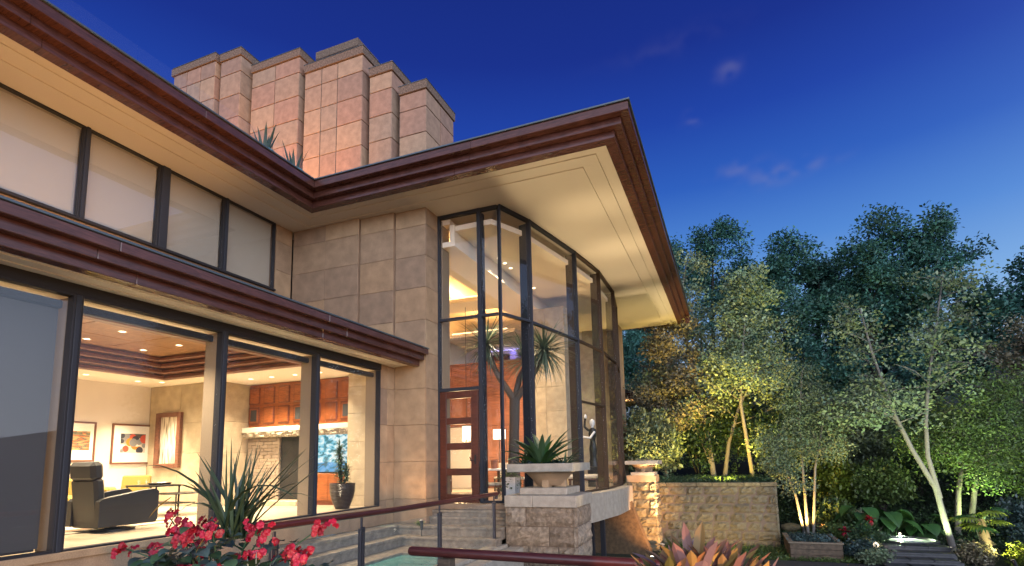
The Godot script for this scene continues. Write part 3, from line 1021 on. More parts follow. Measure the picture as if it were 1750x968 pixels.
	area_light(tv, Vector3(0, 0.5, 0.02), Vector2(1.2, 1.0), Color(0.6, 0.85, 1.0), 0.35, Vector3(0, 0, 1))
	picture("framed_picture", "framed landscape print of warm horizontal strokes, partly hidden by the dark blind", Vector3(-15.68, 1.78, -9.02), 0.80, 0.95, 1)
	picture("framed_picture", "white matted framed print of coloured round shapes beside the stone corner", Vector3(-15.68, 1.74, -10.42), 1.0, 1.02, 2)
	var art := thing("wall_art", "tall narrow shimmering panel in a wooden frame on the stone wall", "wall art", Vector3(-14.8, 1.83, -10.9))
	sbox("frame", Vector3(-0.5, -0.78, 0.0), Vector3(-0.36, 0.78, 0.1), M.trimwood, art, 0.01)
	sbox("frame", Vector3(0.36, -0.78, 0.0), Vector3(0.5, 0.78, 0.1), M.trimwood, art, 0.01)
	sbox("frame", Vector3(-0.36, -0.78, 0.0), Vector3(0.36, -0.66, 0.1), M.trimwood, art, 0.01)
	sbox("frame", Vector3(-0.36, 0.66, 0.0), Vector3(0.36, 0.78, 0.1), M.trimwood, art, 0.01)
	var am := mat(Color(0.8, 0.78, 0.74), 0.25, 0.2)
	am.albedo_texture = art_tex(3)
	var ag := G.new()
	ag.quad_s([Vector3(-0.36, -0.66, 0.03), Vector3(0.36, -0.66, 0.03), Vector3(0.36, 0.66, 0.03), Vector3(-0.36, 0.66, 0.03)], [Vector3(0, 0, 1), Vector3(0, 0, 1), Vector3(0, 0, 1), Vector3(0, 0, 1)], [Vector2(0, 1), Vector2(1, 1), Vector2(1, 0), Vector2(0, 0)])
	gput("panel", ag, am, art)
	recliner()
	sofa()
	console_table()
	pot_plant()
	var rug := G.new()
	rug.box(Vector3(-11.9, 0.008, -6.4), Vector3(3.4, 0.016, 3.2), 0.005)
	tag(gput("rug", rug, rug_mat()), "pale striped rug under the dark recliner", "rug")

func rug_mat() -> StandardMaterial3D:
	var im := Image.create_empty(8, 64, false, Image.FORMAT_RGB8)
	for yy in 64:
		var c := Color(0.72, 0.68, 0.60) if (yy / 6) % 3 != 1 else Color(0.42, 0.32, 0.22)
		for x in 8:
			im.set_pixel(x, yy, c)
	var m := mat(Color(0.9, 0.9, 0.9), 0.95)
	m.albedo_texture = ImageTexture.create_from_image(im)
	return m

func area_light(parent: Node, at: Vector3, size: Vector2, c: Color, e: float, towards: Vector3) -> void:
	var l := AreaLight3D.new()
	l.name = "light"
	l.area_size = size
	l.light_color = c
	l.light_energy = e
	l.shadow_enabled = true
	l.position = at
	parent.add_child(l, true)
	var up := Vector3(0, 1, 0) if absf(towards.y) < 0.9 else Vector3(1, 0, 0)
	l.basis = Basis.looking_at(towards, up)

func screen_tex() -> ImageTexture:
	var n := FastNoiseLite.new()
	n.seed = 41
	n.frequency = 0.018
	n.fractal_octaves = 4
	var im := Image.create_empty(192, 160, false, Image.FORMAT_RGB8)
	for y in 160:
		for x in 192:
			var k := n.get_noise_2d(x * 1.3, y * 2.2)
			var c := Color(0.25, 0.72, 0.86).lerp(Color(0.93, 1.0, 1.0), clampf(0.55 + k * 1.7 + (0.25 if x > 110 else -0.05), 0.0, 1.0))
			if y > 120:
				c = c.lerp(Color(0.14, 0.55, 0.85), 0.65)
			if k < -0.22:
				c = c.lerp(Color(0.15, 0.42, 0.45), 0.7)
			im.set_pixel(x, y, c)
	return ImageTexture.create_from_image(im)

func art_tex(k: int) -> ImageTexture:
	var n := FastNoiseLite.new()
	n.seed = 60 + k
	n.frequency = 0.03
	n.fractal_octaves = 3
	var im := Image.create_empty(160, 160, false, Image.FORMAT_RGB8)
	var r := RandomNumberGenerator.new()
	r.seed = 90 + k
	var balls := []
	for i in 16:
		balls.append([r.randf_range(30, 140), r.randf_range(40, 110), r.randf_range(8, 20), [Color(0.85, 0.5, 0.1), Color(0.15, 0.3, 0.4), Color(0.75, 0.3, 0.2), Color(0.5, 0.5, 0.5), Color(0.9, 0.85, 0.8), Color(0.2, 0.2, 0.25)][r.randi() % 6]])
	for y in 160:
		for x in 160:
			var c: Color
			if k == 3:
				var s := n.get_noise_2d(x * 3.0, y * 0.25)
				c = Color(0.93, 0.91, 0.86).lerp(Color(0.42, 0.38, 0.33), clampf(s * 2.2 + (0.1 if y > 110 else -0.15), 0.0, 1.0))
			else:
				c = Color(0.93, 0.91, 0.87)
				if x > 30 and x < 142 and y > 34 and y < 118:
					if k == 1:
						var s := n.get_noise_2d(x * 0.5, y * 2.4)
						c = Color(0.75, 0.6, 0.4).lerp(Color(0.2, 0.28, 0.3), clampf(0.5 + s * 1.6, 0.0, 1.0))
						if s > 0.25:
							c = Color(0.8, 0.4, 0.2)
					else:
						c = Color(0.32, 0.30, 0.28).lerp(Color(0.8, 0.76, 0.7), clampf((y - 50) / 40.0, 0.0, 1.0))
						for b in balls:
							if Vector2(x - b[0], y - b[1]).length() < b[2]:
								c = b[3]
			im.set_pixel(x, y, c)
	return ImageTexture.create_from_image(im)

func picture(called: String, label: String, at: Vector3, w: float, h: float, k: int) -> void:
	# hangs on a wall that faces +x
	var p := thing(called, label, "picture", at, PI / 2)
	sbox("frame", Vector3(-w / 2 - 0.045, -h / 2 - 0.045, -0.02), Vector3(-w / 2, h / 2 + 0.045, 0.03), M.trimwood, p, 0.006)
	sbox("frame", Vector3(w / 2, -h / 2 - 0.045, -0.02), Vector3(w / 2 + 0.045, h / 2 + 0.045, 0.03), M.trimwood, p, 0.006)
	sbox("frame", Vector3(-w / 2, -h / 2 - 0.045, -0.02), Vector3(w / 2, -h / 2, 0.03), M.trimwood, p, 0.006)
	sbox("frame", Vector3(-w / 2, h / 2, -0.02), Vector3(w / 2, h / 2 + 0.045, 0.03), M.trimwood, p, 0.006)
	var m := mat(Color(0.85, 0.85, 0.85), 0.6)
	m.albedo_texture = art_tex(k)
	var g := G.new()
	var z := Vector3(0, 0, 1)
	g.quad_s([Vector3(-w / 2, -h / 2, 0.005), Vector3(w / 2, -h / 2, 0.005), Vector3(w / 2, h / 2, 0.005), Vector3(-w / 2, h / 2, 0.005)], [z, z, z, z], [Vector2(0, 1), Vector2(1, 1), Vector2(1, 0), Vector2(0, 0)])
	gput("print", g, m, p)

func recliner() -> void:
	# seen from behind; faces -z
	var t := thing("recliner", "dark leather recliner with a padded headrest seen from behind", "armchair", Vector3(-10.12, 0, -6.5))
	var g := G.new()
	var tilt := Basis(Vector3(1, 0, 0), 0.12)
	g.box(Vector3(0, 0.52, 0.42), Vector3(0.66, 0.78, 0.17), 0.05, tilt)
	gput("backrest", g, M.leather, t)
	g = G.new()
	g.box(Vector3(0, 1.02, 0.49), Vector3(0.64, 0.32, 0.2), 0.07, tilt)
	gput("headrest", g, M.leather, t)
	g = G.new()
	g.box(Vector3(0, 0.40, -0.02), Vector3(0.56, 0.2, 0.78), 0.06)
	gput("seat", g, M.leather, t)
	for s in [-1.0, 1.0]:
		var a := G.new()
		var poly := PackedVector2Array([Vector2(0.5, 0.1), Vector2(-0.46, 0.1), Vector2(-0.5, 0.16), Vector2(-0.5, 0.64), Vector2(-0.44, 0.69), Vector2(-0.2, 0.67), Vector2(0.46, 0.56), Vector2(0.5, 0.52)])
		a.prism(poly, Vector3(s * 0.36 - 0.06, 0, 0), Vector3(0, 0, 1), Vector3(0, 1, 0), Vector3(0.12, 0, 0))
		gput("arm", a, M.leather, t)
	g = G.new()
	g.box(Vector3(0, 0.2, 0.44), Vector3(0.62, 0.24, 0.05), 0.02)
	gput("skirt", g, M.leather, t)
	g = G.new()
	g.lathe([Vector2(0.0, 0.0), Vector2(0.33, 0.0), Vector2(0.33, 0.03), Vector2(0.06, 0.05), Vector2(0.05, 0.12), Vector2(0.0, 0.12)], 20)
	gput("swivel_base", g, M.iron, t)

func sofa() -> void:
	var t := thing("sofa", "mustard yellow sofa with a low back behind the recliner", "sofa", Vector3(-14.3, 0, -7.4))
	var g := G.new()
	g.box(Vector3(-0.45, 0.5, 0), Vector3(0.22, 0.72, 2.9), 0.06)
	gput("backrest", g, M.mustard, t)
	for k in 3:
		sbox("seat", Vector3(-0.36, 0.2, -1.3 + k * 0.87), Vector3(0.4, 0.46, -1.3 + k * 0.87 + 0.86), M.mustard, t, 0.05)
	for s in [-1.0, 1.0]:
		sbox("arm", Vector3(-0.5, 0.08, s * 1.46 - 0.12), Vector3(0.42, 0.62, s * 1.46 + 0.12), M.mustard, t, 0.05)
	sbox("cushion", Vector3(-0.3, 0.46, 0.4), Vector3(-0.1, 0.86, 0.9), M.cream, t, 0.08)
	t = thing("side_chair", "mustard yellow armchair between the recliner and the picture", "armchair", Vector3(-13.0, 0, -8.65), 0.5)
	g = G.new()
	g.box(Vector3(0, 0.62, -0.28), Vector3(0.62, 0.55, 0.1), 0.04, Basis(Vector3(1, 0, 0), -0.15))
	gput("backrest", g, M.mustard, t)
	g = G.new()
	g.box(Vector3(0, 0.42, 0.02), Vector3(0.6, 0.14, 0.56), 0.05)
	gput("seat", g, M.mustard, t)
	for sx in [-0.26, 0.26]:
		for sz in [-0.24, 0.24]:
			sbox("leg", Vector3(sx - 0.02, 0.0, sz - 0.02), Vector3(sx + 0.02, 0.37, sz + 0.02), M.darkwood, t, 0.004)

func console_table() -> void:
	var t := thing("console_table", "dark metal tiered table with thin legs beside the recliner", "table", Vector3(-12.25, 0, -8.7))
	sbox("table_top", Vector3(-0.5, 0.64, -0.3), Vector3(0.5, 0.68, 0.3), M.iron, t, 0.008)
	sbox("shelf", Vector3(0.15, 0.47, -0.62), Vector3(1.0, 0.495, 0.2), M.iron, t, 0.006)
	sbox("shelf", Vector3(-0.48, 0.27, -0.28), Vector3(1.0, 0.29, 0.28), M.iron, t, 0.006)
	for p in [Vector2(-0.47, -0.27), Vector2(0.47, -0.27), Vector2(-0.47, 0.27), Vector2(0.47, 0.27)]:
		sbox("leg", Vector3(p.x - 0.015, 0, p.y - 0.015), Vector3(p.x + 0.015, 0.64, p.y + 0.015), M.iron, t, 0.003)
	for p in [Vector2(0.97, -0.59), Vector2(0.97, 0.17)]:
		sbox("leg", Vector3(p.x - 0.012, 0, p.y - 0.012), Vector3(p.x + 0.012, 0.47, p.y + 0.012), M.iron, t, 0.003)
	var tr := G.new()
	tr.lathe([Vector2(0.0, 0.0), Vector2(0.2, 0.0), Vector2(0.24, 0.04), Vector2(0.22, 0.045), Vector2(0.19, 0.012), Vector2(0.0, 0.012)], 20)
	var o := put("tray", tr.mesh(), M.metal, null, Transform3D(Basis(), Vector3(-12.05, 0.682, -8.7)))
	tag(o, "round silver tray lying on the dark table", "tray")
	var gl := G.new()
	gl.lathe([Vector2(0.0, 0.0), Vector2(0.03, 0.0), Vector2(0.036, 0.1), Vector2(0.033, 0.1), Vector2(0.028, 0.008), Vector2(0.0, 0.008)], 14)
	for k in 2:
		var q := put("drinking_glass", gl.mesh(), M.railglass, null, Transform3D(Basis(), Vector3(-12.6 + k * 0.12, 0.682, -8.6 - k * 0.1)))
		tag(q, ["clear tumbler at the near edge of the dark table", "clear tumbler just behind the other, next to the silver tray"][k], "glass", "tumblers on the dark table")

func pot_plant() -> void:
	var t := thing("potted_plant", "bushy plant in a tall ribbed dark pot behind the last window", "potted plant", Vector3(-8.72, 0, -10.85))
	var prof := [Vector2(0.0, 0.0), Vector2(0.15, 0.0)]
	for i in 18:
		var y := 0.02 + i * 0.032
		var r := 0.16 + 0.13 * sin(minf(1.0, y / 0.5) * PI * 0.52)
		prof.append(Vector2(r, y))
		prof.append(Vector2(r + 0.012, y + 0.012))
		prof.append(Vector2(r, y + 0.026))
	prof.append_array([Vector2(0.30, 0.60), Vector2(0.27, 0.60), Vector2(0.26, 0.54), Vector2(0.0, 0.54)])
	var g := G.new()
	g.lathe(prof, 32)
	gput("pot", g, M.pot, t)
	var st := G.new()
	st.tube([Vector3(-0.03, 0.5, 0), Vector3(-0.06, 1.0, 0.0), Vector3(-0.1, 1.45, 0.02)], [0.03, 0.025, 0.015], 7)
	st.tube([Vector3(0.03, 0.5, 0.02), Vector3(0.1, 0.8, 0.0), Vector3(0.16, 0.95, -0.04)], [0.025, 0.02, 0.012], 7)
	gput("stem", st, M.darkbark, t)
	var lf := G.new()
	for k in 420:
		var up := rng.randf() < 0.72
		var h := rng.randf_range(0.6, 1.5) if up else rng.randf_range(0.6, 1.0)
		var c := Vector3(-0.05 - (h - 0.55) * 0.06, h, 0) if up else Vector3(0.1, h, 0)
		var d := Vector3(rng.randfn(), rng.randfn() * 0.7 + 0.3, rng.randfn()).normalized()
		lf.tint = Color(1, 1, 1) * rng.randf_range(0.6, 1.2)
		lf.blade(c + d * 0.02, d, Vector3(0, 1, 0).cross(d).cross(d) * -1.0 + Vector3(0.01, 0.3, 0.01), rng.randf_range(0.12, 0.22), 0.035, 0.5, 3, 0.2)
	stuff(gput("foliage", lf, M.leaf_dark, t))

# ------------------------------------------------------------------ tall room behind the curved glass
func make_bay_room() -> void:
	# ceiling: high part over the glass, a dropped ring, coves that glow
	var c := node("bay_ceiling", H)
	var cp := PackedVector2Array([Vector2(-6.75, -13.0), Vector2(-5.65, -13.0)])
	for i in range(3, BAY.size()):
		cp.append(BAY[i] + Vector2(-0.22, 0.0))
	cp.append(Vector2(-6.75, -26.4))
	var cg := G.new()
	cg.prism(cp, Vector3(0, 7.45, 0), Vector3(1, 0, 0), Vector3(0, 0, 1), Vector3(0, 0.15, 0))
	gput("ceiling_slab", cg, M.ceil, c)
	sbox("dropped_ring", Vector3(-8.05, 7.0, -27.0), Vector3(-6.752, 7.15, -12.95), M.ceil, c, 0.004)
	sbox("ring_face", Vector3(-6.90, 7.152, -27.0), Vector3(-6.752, 7.62, -12.95), M.ceil, c, 0.0)
	sbox("dropped_beam", Vector3(-11.5, 7.0, -19.2), Vector3(-8.052, 7.15, -17.9), M.ceil, c, 0.004)
	sbox("dropped_beam", Vector3(-11.5, 6.4, -24.0), Vector3(-8.052, 6.55, -20.8), M.ceil, c, 0.004)
	sbox("cove_ceiling", Vector3(-11.5, 7.66, -27.0), Vector3(-6.9, 7.8, -12.95), M.ceil, c, 0.0)
	# walls
	sbox("bay_wall", Vector3(-11.7, 0.0, -27.3), Vector3(-11.5, 7.88, -12.6), M.plaster, H, 0.0)
	sbox("bay_wall", Vector3(-11.5, 0.0, -27.3), Vector3(-5.0, 7.88, -27.0), M.intile[1], H, 0.0)
	sbox("bay_wall", Vector3(-11.5, 0.0, -12.95), Vector3(-7.25, 7.88, -12.84), M.plaster, H, 0.0)
	var w := node("red_panel_wall", H)
	sbox("core", Vector3(-11.5, 0.0, -20.4), Vector3(-7.3, 5.0, -20.03), M.cherrydark, w, 0.0)
	tiles(w, "wall_panel", Vector3(-11.5, 0, -20.03), Vector3(1, 0, 0), Vector3(0, 1, 0), [1.75, 2.5, 3.3, 4.2], [0.0, 1.2, 2.45], 0.03, [M.redwall], 0.014, 0.004)
	tiles(w, "wall_panel", Vector3(-11.5, 0, -20.03), Vector3(1, 0, 0), Vector3(0, 1, 0), [0.0, 0.875, 1.75, 2.5, 3.3, 4.2], [2.45, 3.7, 5.0], 0.03, [M.redwall], 0.014, 0.004)
	sbox("cream_panel", Vector3(-11.5, 0.0, -20.03), Vector3(-9.76, 2.44, -19.99), M.plaster, w, 0.004)
	sbox("ledge", Vector3(-11.5, 5.0, -20.5), Vector3(-7.3, 5.06, -19.95), M.redwall, w, 0.006)
	w = node("cream_stone_pier", H)
	sbox("core", Vector3(-7.27, 0.0, -21.0), Vector3(-5.72, 7.0, -20.03), M.intile[0], w, 0.0)
	tiles(w, "wall_tile", Vector3(-7.3, 0, -20.03), Vector3(1, 0, 0), Vector3(0, 1, 0), [0.0, 0.8, 1.6], [0.0, 1.0, 1.95, 2.9, 3.85, 4.8, 5.75, 7.0], 0.03, M.intile, 0.01)
	# gallery above the red wall, washed with violet light
	sbox("gallery_wall", Vector3(-11.5, 5.06, -24.3), Vector3(-7.3, 6.4, -24.1), M.plaster, H, 0.0)
	var vl := tag(sbox("violet_light_strip", Vector3(-11.2, 6.30, -23.9), Vector3(-7.6, 6.34, -23.8), glow(Color(0.45, 0.42, 1.0), 2.0)), "violet light strip washing the gallery wall above the red panels", "light strip")
	area_light(vl, Vector3(0, -0.05, 0), Vector2(3.4, 0.1), Color(0.45, 0.42, 1.0), 2.6, Vector3(0, -1, -0.4))
	var pic := thing("dark_picture", "dark framed picture on the violet lit gallery wall", "picture", Vector3(-10.3, 5.75, -24.09))
	sbox("frame", Vector3(-0.7, -0.42, 0.0), Vector3(0.7, 0.42, 0.05), M.black, pic, 0.01)
	sbox("print", Vector3(-0.62, -0.34, 0.05), Vector3(0.62, 0.34, 0.055), M.cherrydark, pic, 0.0)
	# dining table with chairs, seen through the door and the fixed pane beside it
	var t := thing("dining_table", "long white dining table in the tall room behind the door", "table", Vector3(-8.0, 0, -17.0))
	sbox("table_top", Vector3(-1.5, 0.74, -0.55), Vector3(1.1, 0.80, 0.55), M.white, t, 0.01)
	for p in [Vector2(-1.3, -0.4), Vector2(0.9, -0.4), Vector2(-1.3, 0.4), Vector2(0.9, 0.4)]:
		sbox("leg", Vector3(p.x - 0.04, 0, p.y - 0.04), Vector3(p.x + 0.04, 0.74, p.y + 0.04), M.darkwood, t, 0.005)
	dining_chair(Vector3(-8.7, 0, -15.7), 0.15, "cream dining chair framed in the lowest pane of the door")
	dining_chair(Vector3(-7.6, 0, -18.1), PI, "cream dining chair on the far side of the white table")
	dining_chair(Vector3(-6.6, 0, -17.3), -PI / 2, "cream dining chair at the head of the white table")
	var plate := G.new()
	plate.lathe([Vector2(0.0, 0.0), Vector2(0.1, 0.0), Vector2(0.16, 0.025), Vector2(0.1, 0.012), Vector2(0.0, 0.012)], 20)
	for k in 2:
		tag(put("plate", plate.mesh(), M.white, null, Transform3D(Basis(), Vector3(-9.0 + k * 0.75, 0.80, -16.75))), ["white plate on the left end of the dining table", "white plate nearer the middle of the dining table"][k], "plate", "plates on the dining table")
	var pitem := G.new()
	pitem.lathe([Vector2(0.0, 0.0), Vector2(0.1, 0.0), Vector2(0.13, 0.28), Vector2(0.15, 0.3), Vector2(0.12, 0.3), Vector2(0.09, 0.02), Vector2(0.0, 0.02)], 18)
	tag(put("red_bucket", pitem.mesh(), M.redwall, null, Transform3D(Basis(), Vector3(-7.35, 0.80, -16.8))), "dark red pot standing on the white dining table", "pot")
	# table lamp with a white drum shade
	var l := thing("floor_lamp", "standing lamp with white drum shade before the red panel wall", "lamp", Vector3(-7.9, 0, -18.6))
	var g := G.new()
	g.lathe([Vector2(0.0, 0.0), Vector2(0.17, 0.0), Vector2(0.17, 0.02), Vector2(0.015, 0.04), Vector2(0.015, 1.9), Vector2(0.0, 1.9)], 16)
	gput("stand", g, M.iron, l)
	g = G.new()
	g.lathe([Vector2(0.23, 1.85), Vector2(0.23, 2.2), Vector2(0.225, 2.2), Vector2(0.225, 1.85)], 24)
	gput("lamp_shade", g, M.lamp, l)
	omni(l, Vector3(0, 2.95, 0), Color(1.0, 0.78, 0.5), 1.6, 0.12)
	# hanging lamp of glass rods, seen in the second pane of the door
	l = thing("pendant_lamp", "bright pendant of hanging glass rods seen through the door", "lamp", Vector3(-9.15, 1.75, -18.4))
	g = G.new()
	for k in 22:
		var an := TAU * k / 22.0
		var r := 0.15 if k % 2 == 0 else 0.08
		g.tube([Vector3(cos(an) * r, 0.62, sin(an) * r), Vector3(cos(an) * r, 0.62 - rng.randf_range(0.4, 0.62), sin(an) * r)], [0.016, 0.016], 6)
	gput("rods", g, glow(Color(1.0, 0.85, 0.6), 0.8), l)
	g = G.new()
	g.lathe([Vector2(0.0, 0.62), Vector2(0.18, 0.62), Vector2(0.18, 0.65), Vector2(0.01, 0.65), Vector2(0.01, 5.2), Vector2(0.0, 5.2)], 18)
	gput("canopy", g, M.iron, l)
	omni(l, Vector3(0, -0.35, 0.45), Color(1.0, 0.84, 0.6), 5.0, 0.2)
	# slatted deck chair and ivy just behind the glass
	var ch := thing("slatted_chair", "reclining slatted wooden chair with beige cushion just behind the glass", "chair", Vector3(-6.0, 0, -13.75), -0.9)
	var rec := Basis(Vector3(1, 0, 0), 0.42)
	for k in 8:
		var s := G.new()
		s.box(Vector3(0, 0.40, 0.28) + rec * Vector3(0, 0.06 + k * 0.1, 0), Vector3(0.5, 0.06, 0.022), 0.005, rec)
		gput("slat", s, M.trimwood, ch)
	g = G.new()
	g.box(Vector3(0, 0.40, 0.22) + rec * Vector3(0, 0.42, -0.0), Vector3(0.46, 0.7, 0.07), 0.03, rec)
	g.box(Vector3(0, 0.43, -0.05), Vector3(0.48, 0.08, 0.55), 0.03)
	gput("cushion", g, M.cream, ch)
	for sx in [-0.27, 0.27]:
		var fr := G.new()
		fr.tube([Vector3(sx, 0.0, -0.35), Vector3(sx, 0.38, -0.3), Vector3(sx, 0.40, 0.28), Vector3(sx, 0.0, 0.5)], [0.022, 0.022, 0.022, 0.022], 6)
		fr.tube([Vector3(sx, 0.36, 0.26), Vector3(sx, 0.40, 0.28) + rec * Vector3(0, 0.85, 0)], [0.022, 0.02], 6)
		gput("side_frame", fr, M.trimwood, ch)
	var iv := thing("ivy_plant", "trailing ivy in a pale square planter beside the slatted chair", "potted plant", Vector3(-5.62, 0, -13.45))
	sbox("planter", Vector3(-0.02, 0.0, -0.3), Vector3(0.36, 0.62, 0.1), M.white, iv, 0.01)
	g = G.new()
	for k in 260:
		var an := rng.randf() * TAU
		var r := rng.randf_range(0.05, 0.36)
		var p := Vector3(0.12 + cos(an) * r, 0.62 + 0.25 * (1.0 - r / 0.36) - rng.randf_range(0.0, 0.5) * r / 0.36, -0.1 + sin(an) * r * 0.8)
		var d := Vector3(cos(an), rng.randf_range(-0.8, 0.6), sin(an)).normalized()
		g.tint = Color(1, 1, 1) * rng.randf_range(0.6, 1.5)
		g.blade(p, d, Vector3(0, 1, 0.01), rng.randf_range(0.06, 0.11), 0.07, 0.4, 2, 0.15, 1)
	stuff(gput("foliage", g, M.leaf_mid, iv))
	dragon_tree()
	statue()
	bench()

func omni(parent: Node, at: Vector3, c: Color, e: float, size: float) -> void:
	var l := OmniLight3D.new()
	l.name = "light"
	l.position = at
	l.light_color = c
	l.light_energy = e
	l.light_size = size
	l.omni_range = 40.0
	l.omni_attenuation = 2.0
	l.shadow_enabled = true
	parent.add_child(l, true)

func spot(parent: Node, at: Vector3, towards: Vector3, c: Color, e: float, angle: float, size := 0.05, soft := 0.6) -> void:
	var l := SpotLight3D.new()
	l.name = "light"
	l.position = at
	l.light_color = c
	l.light_energy = e
	l.light_size = size
	l.spot_range = 60.0
	l.spot_attenuation = 2.0
	l.spot_angle = angle
	l.spot_angle_attenuation = soft
	l.shadow_enabled = true
	parent.add_child(l, true)
	var up := Vector3(0, 1, 0) if absf(towards.normalized().y) < 0.95 else Vector3(1, 0, 0)
	l.basis = Basis.looking_at(towards, up)

func dining_chair(at: Vector3, turn: float, label: String) -> void:
	var t := thing("dining_chair", label, "chair", at, turn, "dining chairs")
	sbox("seat", Vector3(-0.24, 0.42, -0.24), Vector3(0.24, 0.5, 0.24), M.cream, t, 0.03)
	sbox("backrest", Vector3(-0.23, 0.5, 0.19), Vector3(0.23, 0.98, 0.25), M.cream, t, 0.02)
	for sx in [-0.21, 0.21]:
		for sz in [-0.2, 0.2]:
			sbox("leg", Vector3(sx - 0.02, 0.0, sz - 0.02), Vector3(sx + 0.02, 0.43, sz + 0.02), M.darkwood, t, 0.004)

func dragon_tree() -> void:
	var t := thing("dragon_tree", "forked dragon tree with three spiky heads behind the bay glass", "tree", Vector3(-6.08, 0, -15.5))
	var g := G.new()
	var f := Vector3(0.03, 2.95, 0)
	g.tube([Vector3(-0.02, 0, 0), Vector3(-0.05, 1.0, 0), Vector3(0.0, 2.0, 0.02), f], [0.2, 0.17, 0.15, 0.16], 10)
	gput("trunk", g, M.trunk, t)
	var heads := [Vector3(-0.85, 4.75, 0.1), Vector3(0.98, 4.45, -0.1), Vector3(0.3, 4.2, -0.35)]
	var mids := [Vector3(-0.45, 3.6, 0.05), Vector3(0.55, 3.5, -0.05), Vector3(0.12, 3.6, -0.2)]
	for k in 3:
		g = G.new()
		g.tube([f - Vector3(0, 0.1, 0), (f + mids[k]) * 0.5 + Vector3(0.0, -0.03, 0), mids[k], (mids[k] * 0.55 + heads[k] * 0.45) + Vector3(-0.07 if k == 0 else 0.05, 0, 0), heads[k]], [0.11, 0.1, 0.09, 0.08, 0.07], 8)
		gput("branch", g, M.trunk, t)
	for k in 3:
		g = G.new()
		var count := 190 if k < 2 else 130
		for i in count:
			var d := Vector3(rng.randfn(), rng.randfn() * 0.8 + (0.25 if i % 3 else -0.5), rng.randfn()).normalized()
			var up := Vector3(0, 1, 0)
			if absf(d.y) > 0.95:
				up = Vector3(1, 0, 0)
			g.tint = Color(1, 1, 1) * rng.randf_range(0.6, 1.6)
			g.blade(heads[k] + d * 0.05 - Vector3(0, rng.randf() * 0.12, 0), d, up, rng.randf_range(0.85, 1.25), 0.05, rng.randf_range(0.1, 0.7), 4, 0.2)
		stuff(gput("crown", g, M.leaf_dragon, t))

func bench() -> void:
	var t := thing("upholstered_bench", "low beige bench on dark legs inside the right end of the bay", "bench", Vector3(-5.05, 0, -19.6), 0.2)
	sbox("seat", Vector3(-0.55, 0.36, -0.28), Vector3(0.55, 0.5, 0.28), M.cream, t, 0.05)
	sbox("apron", Vector3(-0.52, 0.3, -0.25), Vector3(0.52, 0.36, 0.25), M.darkwood, t, 0.005)
	for sx in [-0.48, 0.48]:
		for sz in [-0.22, 0.22]:
			sbox("leg", Vector3(sx - 0.025, 0.0, sz - 0.025), Vector3(sx + 0.025, 0.32, sz + 0.025), M.darkwood, t, 0.004)

func statue() -> void:
	# a dark statuette with white head, arms and collar, one arm raised
	var t := thing("statue", "dark statue with white head and arms, one arm raised, behind the right panes", "statue", Vector3(-4.95, 0, -20.9))
	sbox("pedestal", Vector3(-0.2, 0.0, -0.2), Vector3(0.2, 0.75, 0.2), M.black, t, 0.01)
	var g := G.new()
	g.lathe([Vector2(0.0, 0.75), Vector2(0.2, 0.76), Vector2(0.13, 1.1), Vector2(0.15, 1.45), Vector2(0.1, 1.75), Vector2(0.16, 2.0), Vector2(0.13, 2.2), Vector2(0.05, 2.26), Vector2(0.0, 2.27)], 18)
	gput("body", g, M.iron, t)
	g = G.new()
	g.lathe([Vector2(0.0, 2.24), Vector2(0.05, 2.26), Vector2(0.05, 2.31), Vector2(0.09, 2.37), Vector2(0.105, 2.46), Vector2(0.085, 2.55), Vector2(0.0, 2.6)], 16)
	gput("head", g, M.white, t)
	g = G.new()
	g.tube([Vector3(-0.13, 2.14, 0.02), Vector3(-0.3, 2.3, 0.05), Vector3(-0.26, 2.52, 0.08), Vector3(-0.24, 2.62, 0.08)], [0.05, 0.045, 0.035, 0.045], 8)
	gput("arm", g, M.iron, t)
	g = G.new()
	g.lathe([Vector2(0.0, 0.0), Vector2(0.05, 0.03), Vector2(0.06, 0.1), Vector2(0.03, 0.18), Vector2(0.0, 0.19)], 12, Vector3(-0.24, 2.6, 0.08))
	gput("raised_hand", g, M.white, t)
	g = G.new()
	g.tube([Vector3(0.1, 2.1, 0.08), Vector3(-0.05, 1.86, 0.2), Vector3(-0.32, 1.9, 0.22), Vector3(-0.46, 1.95, 0.2)], [0.05, 0.048, 0.04, 0.055], 8)
	gput("forearm", g, M.white, t)

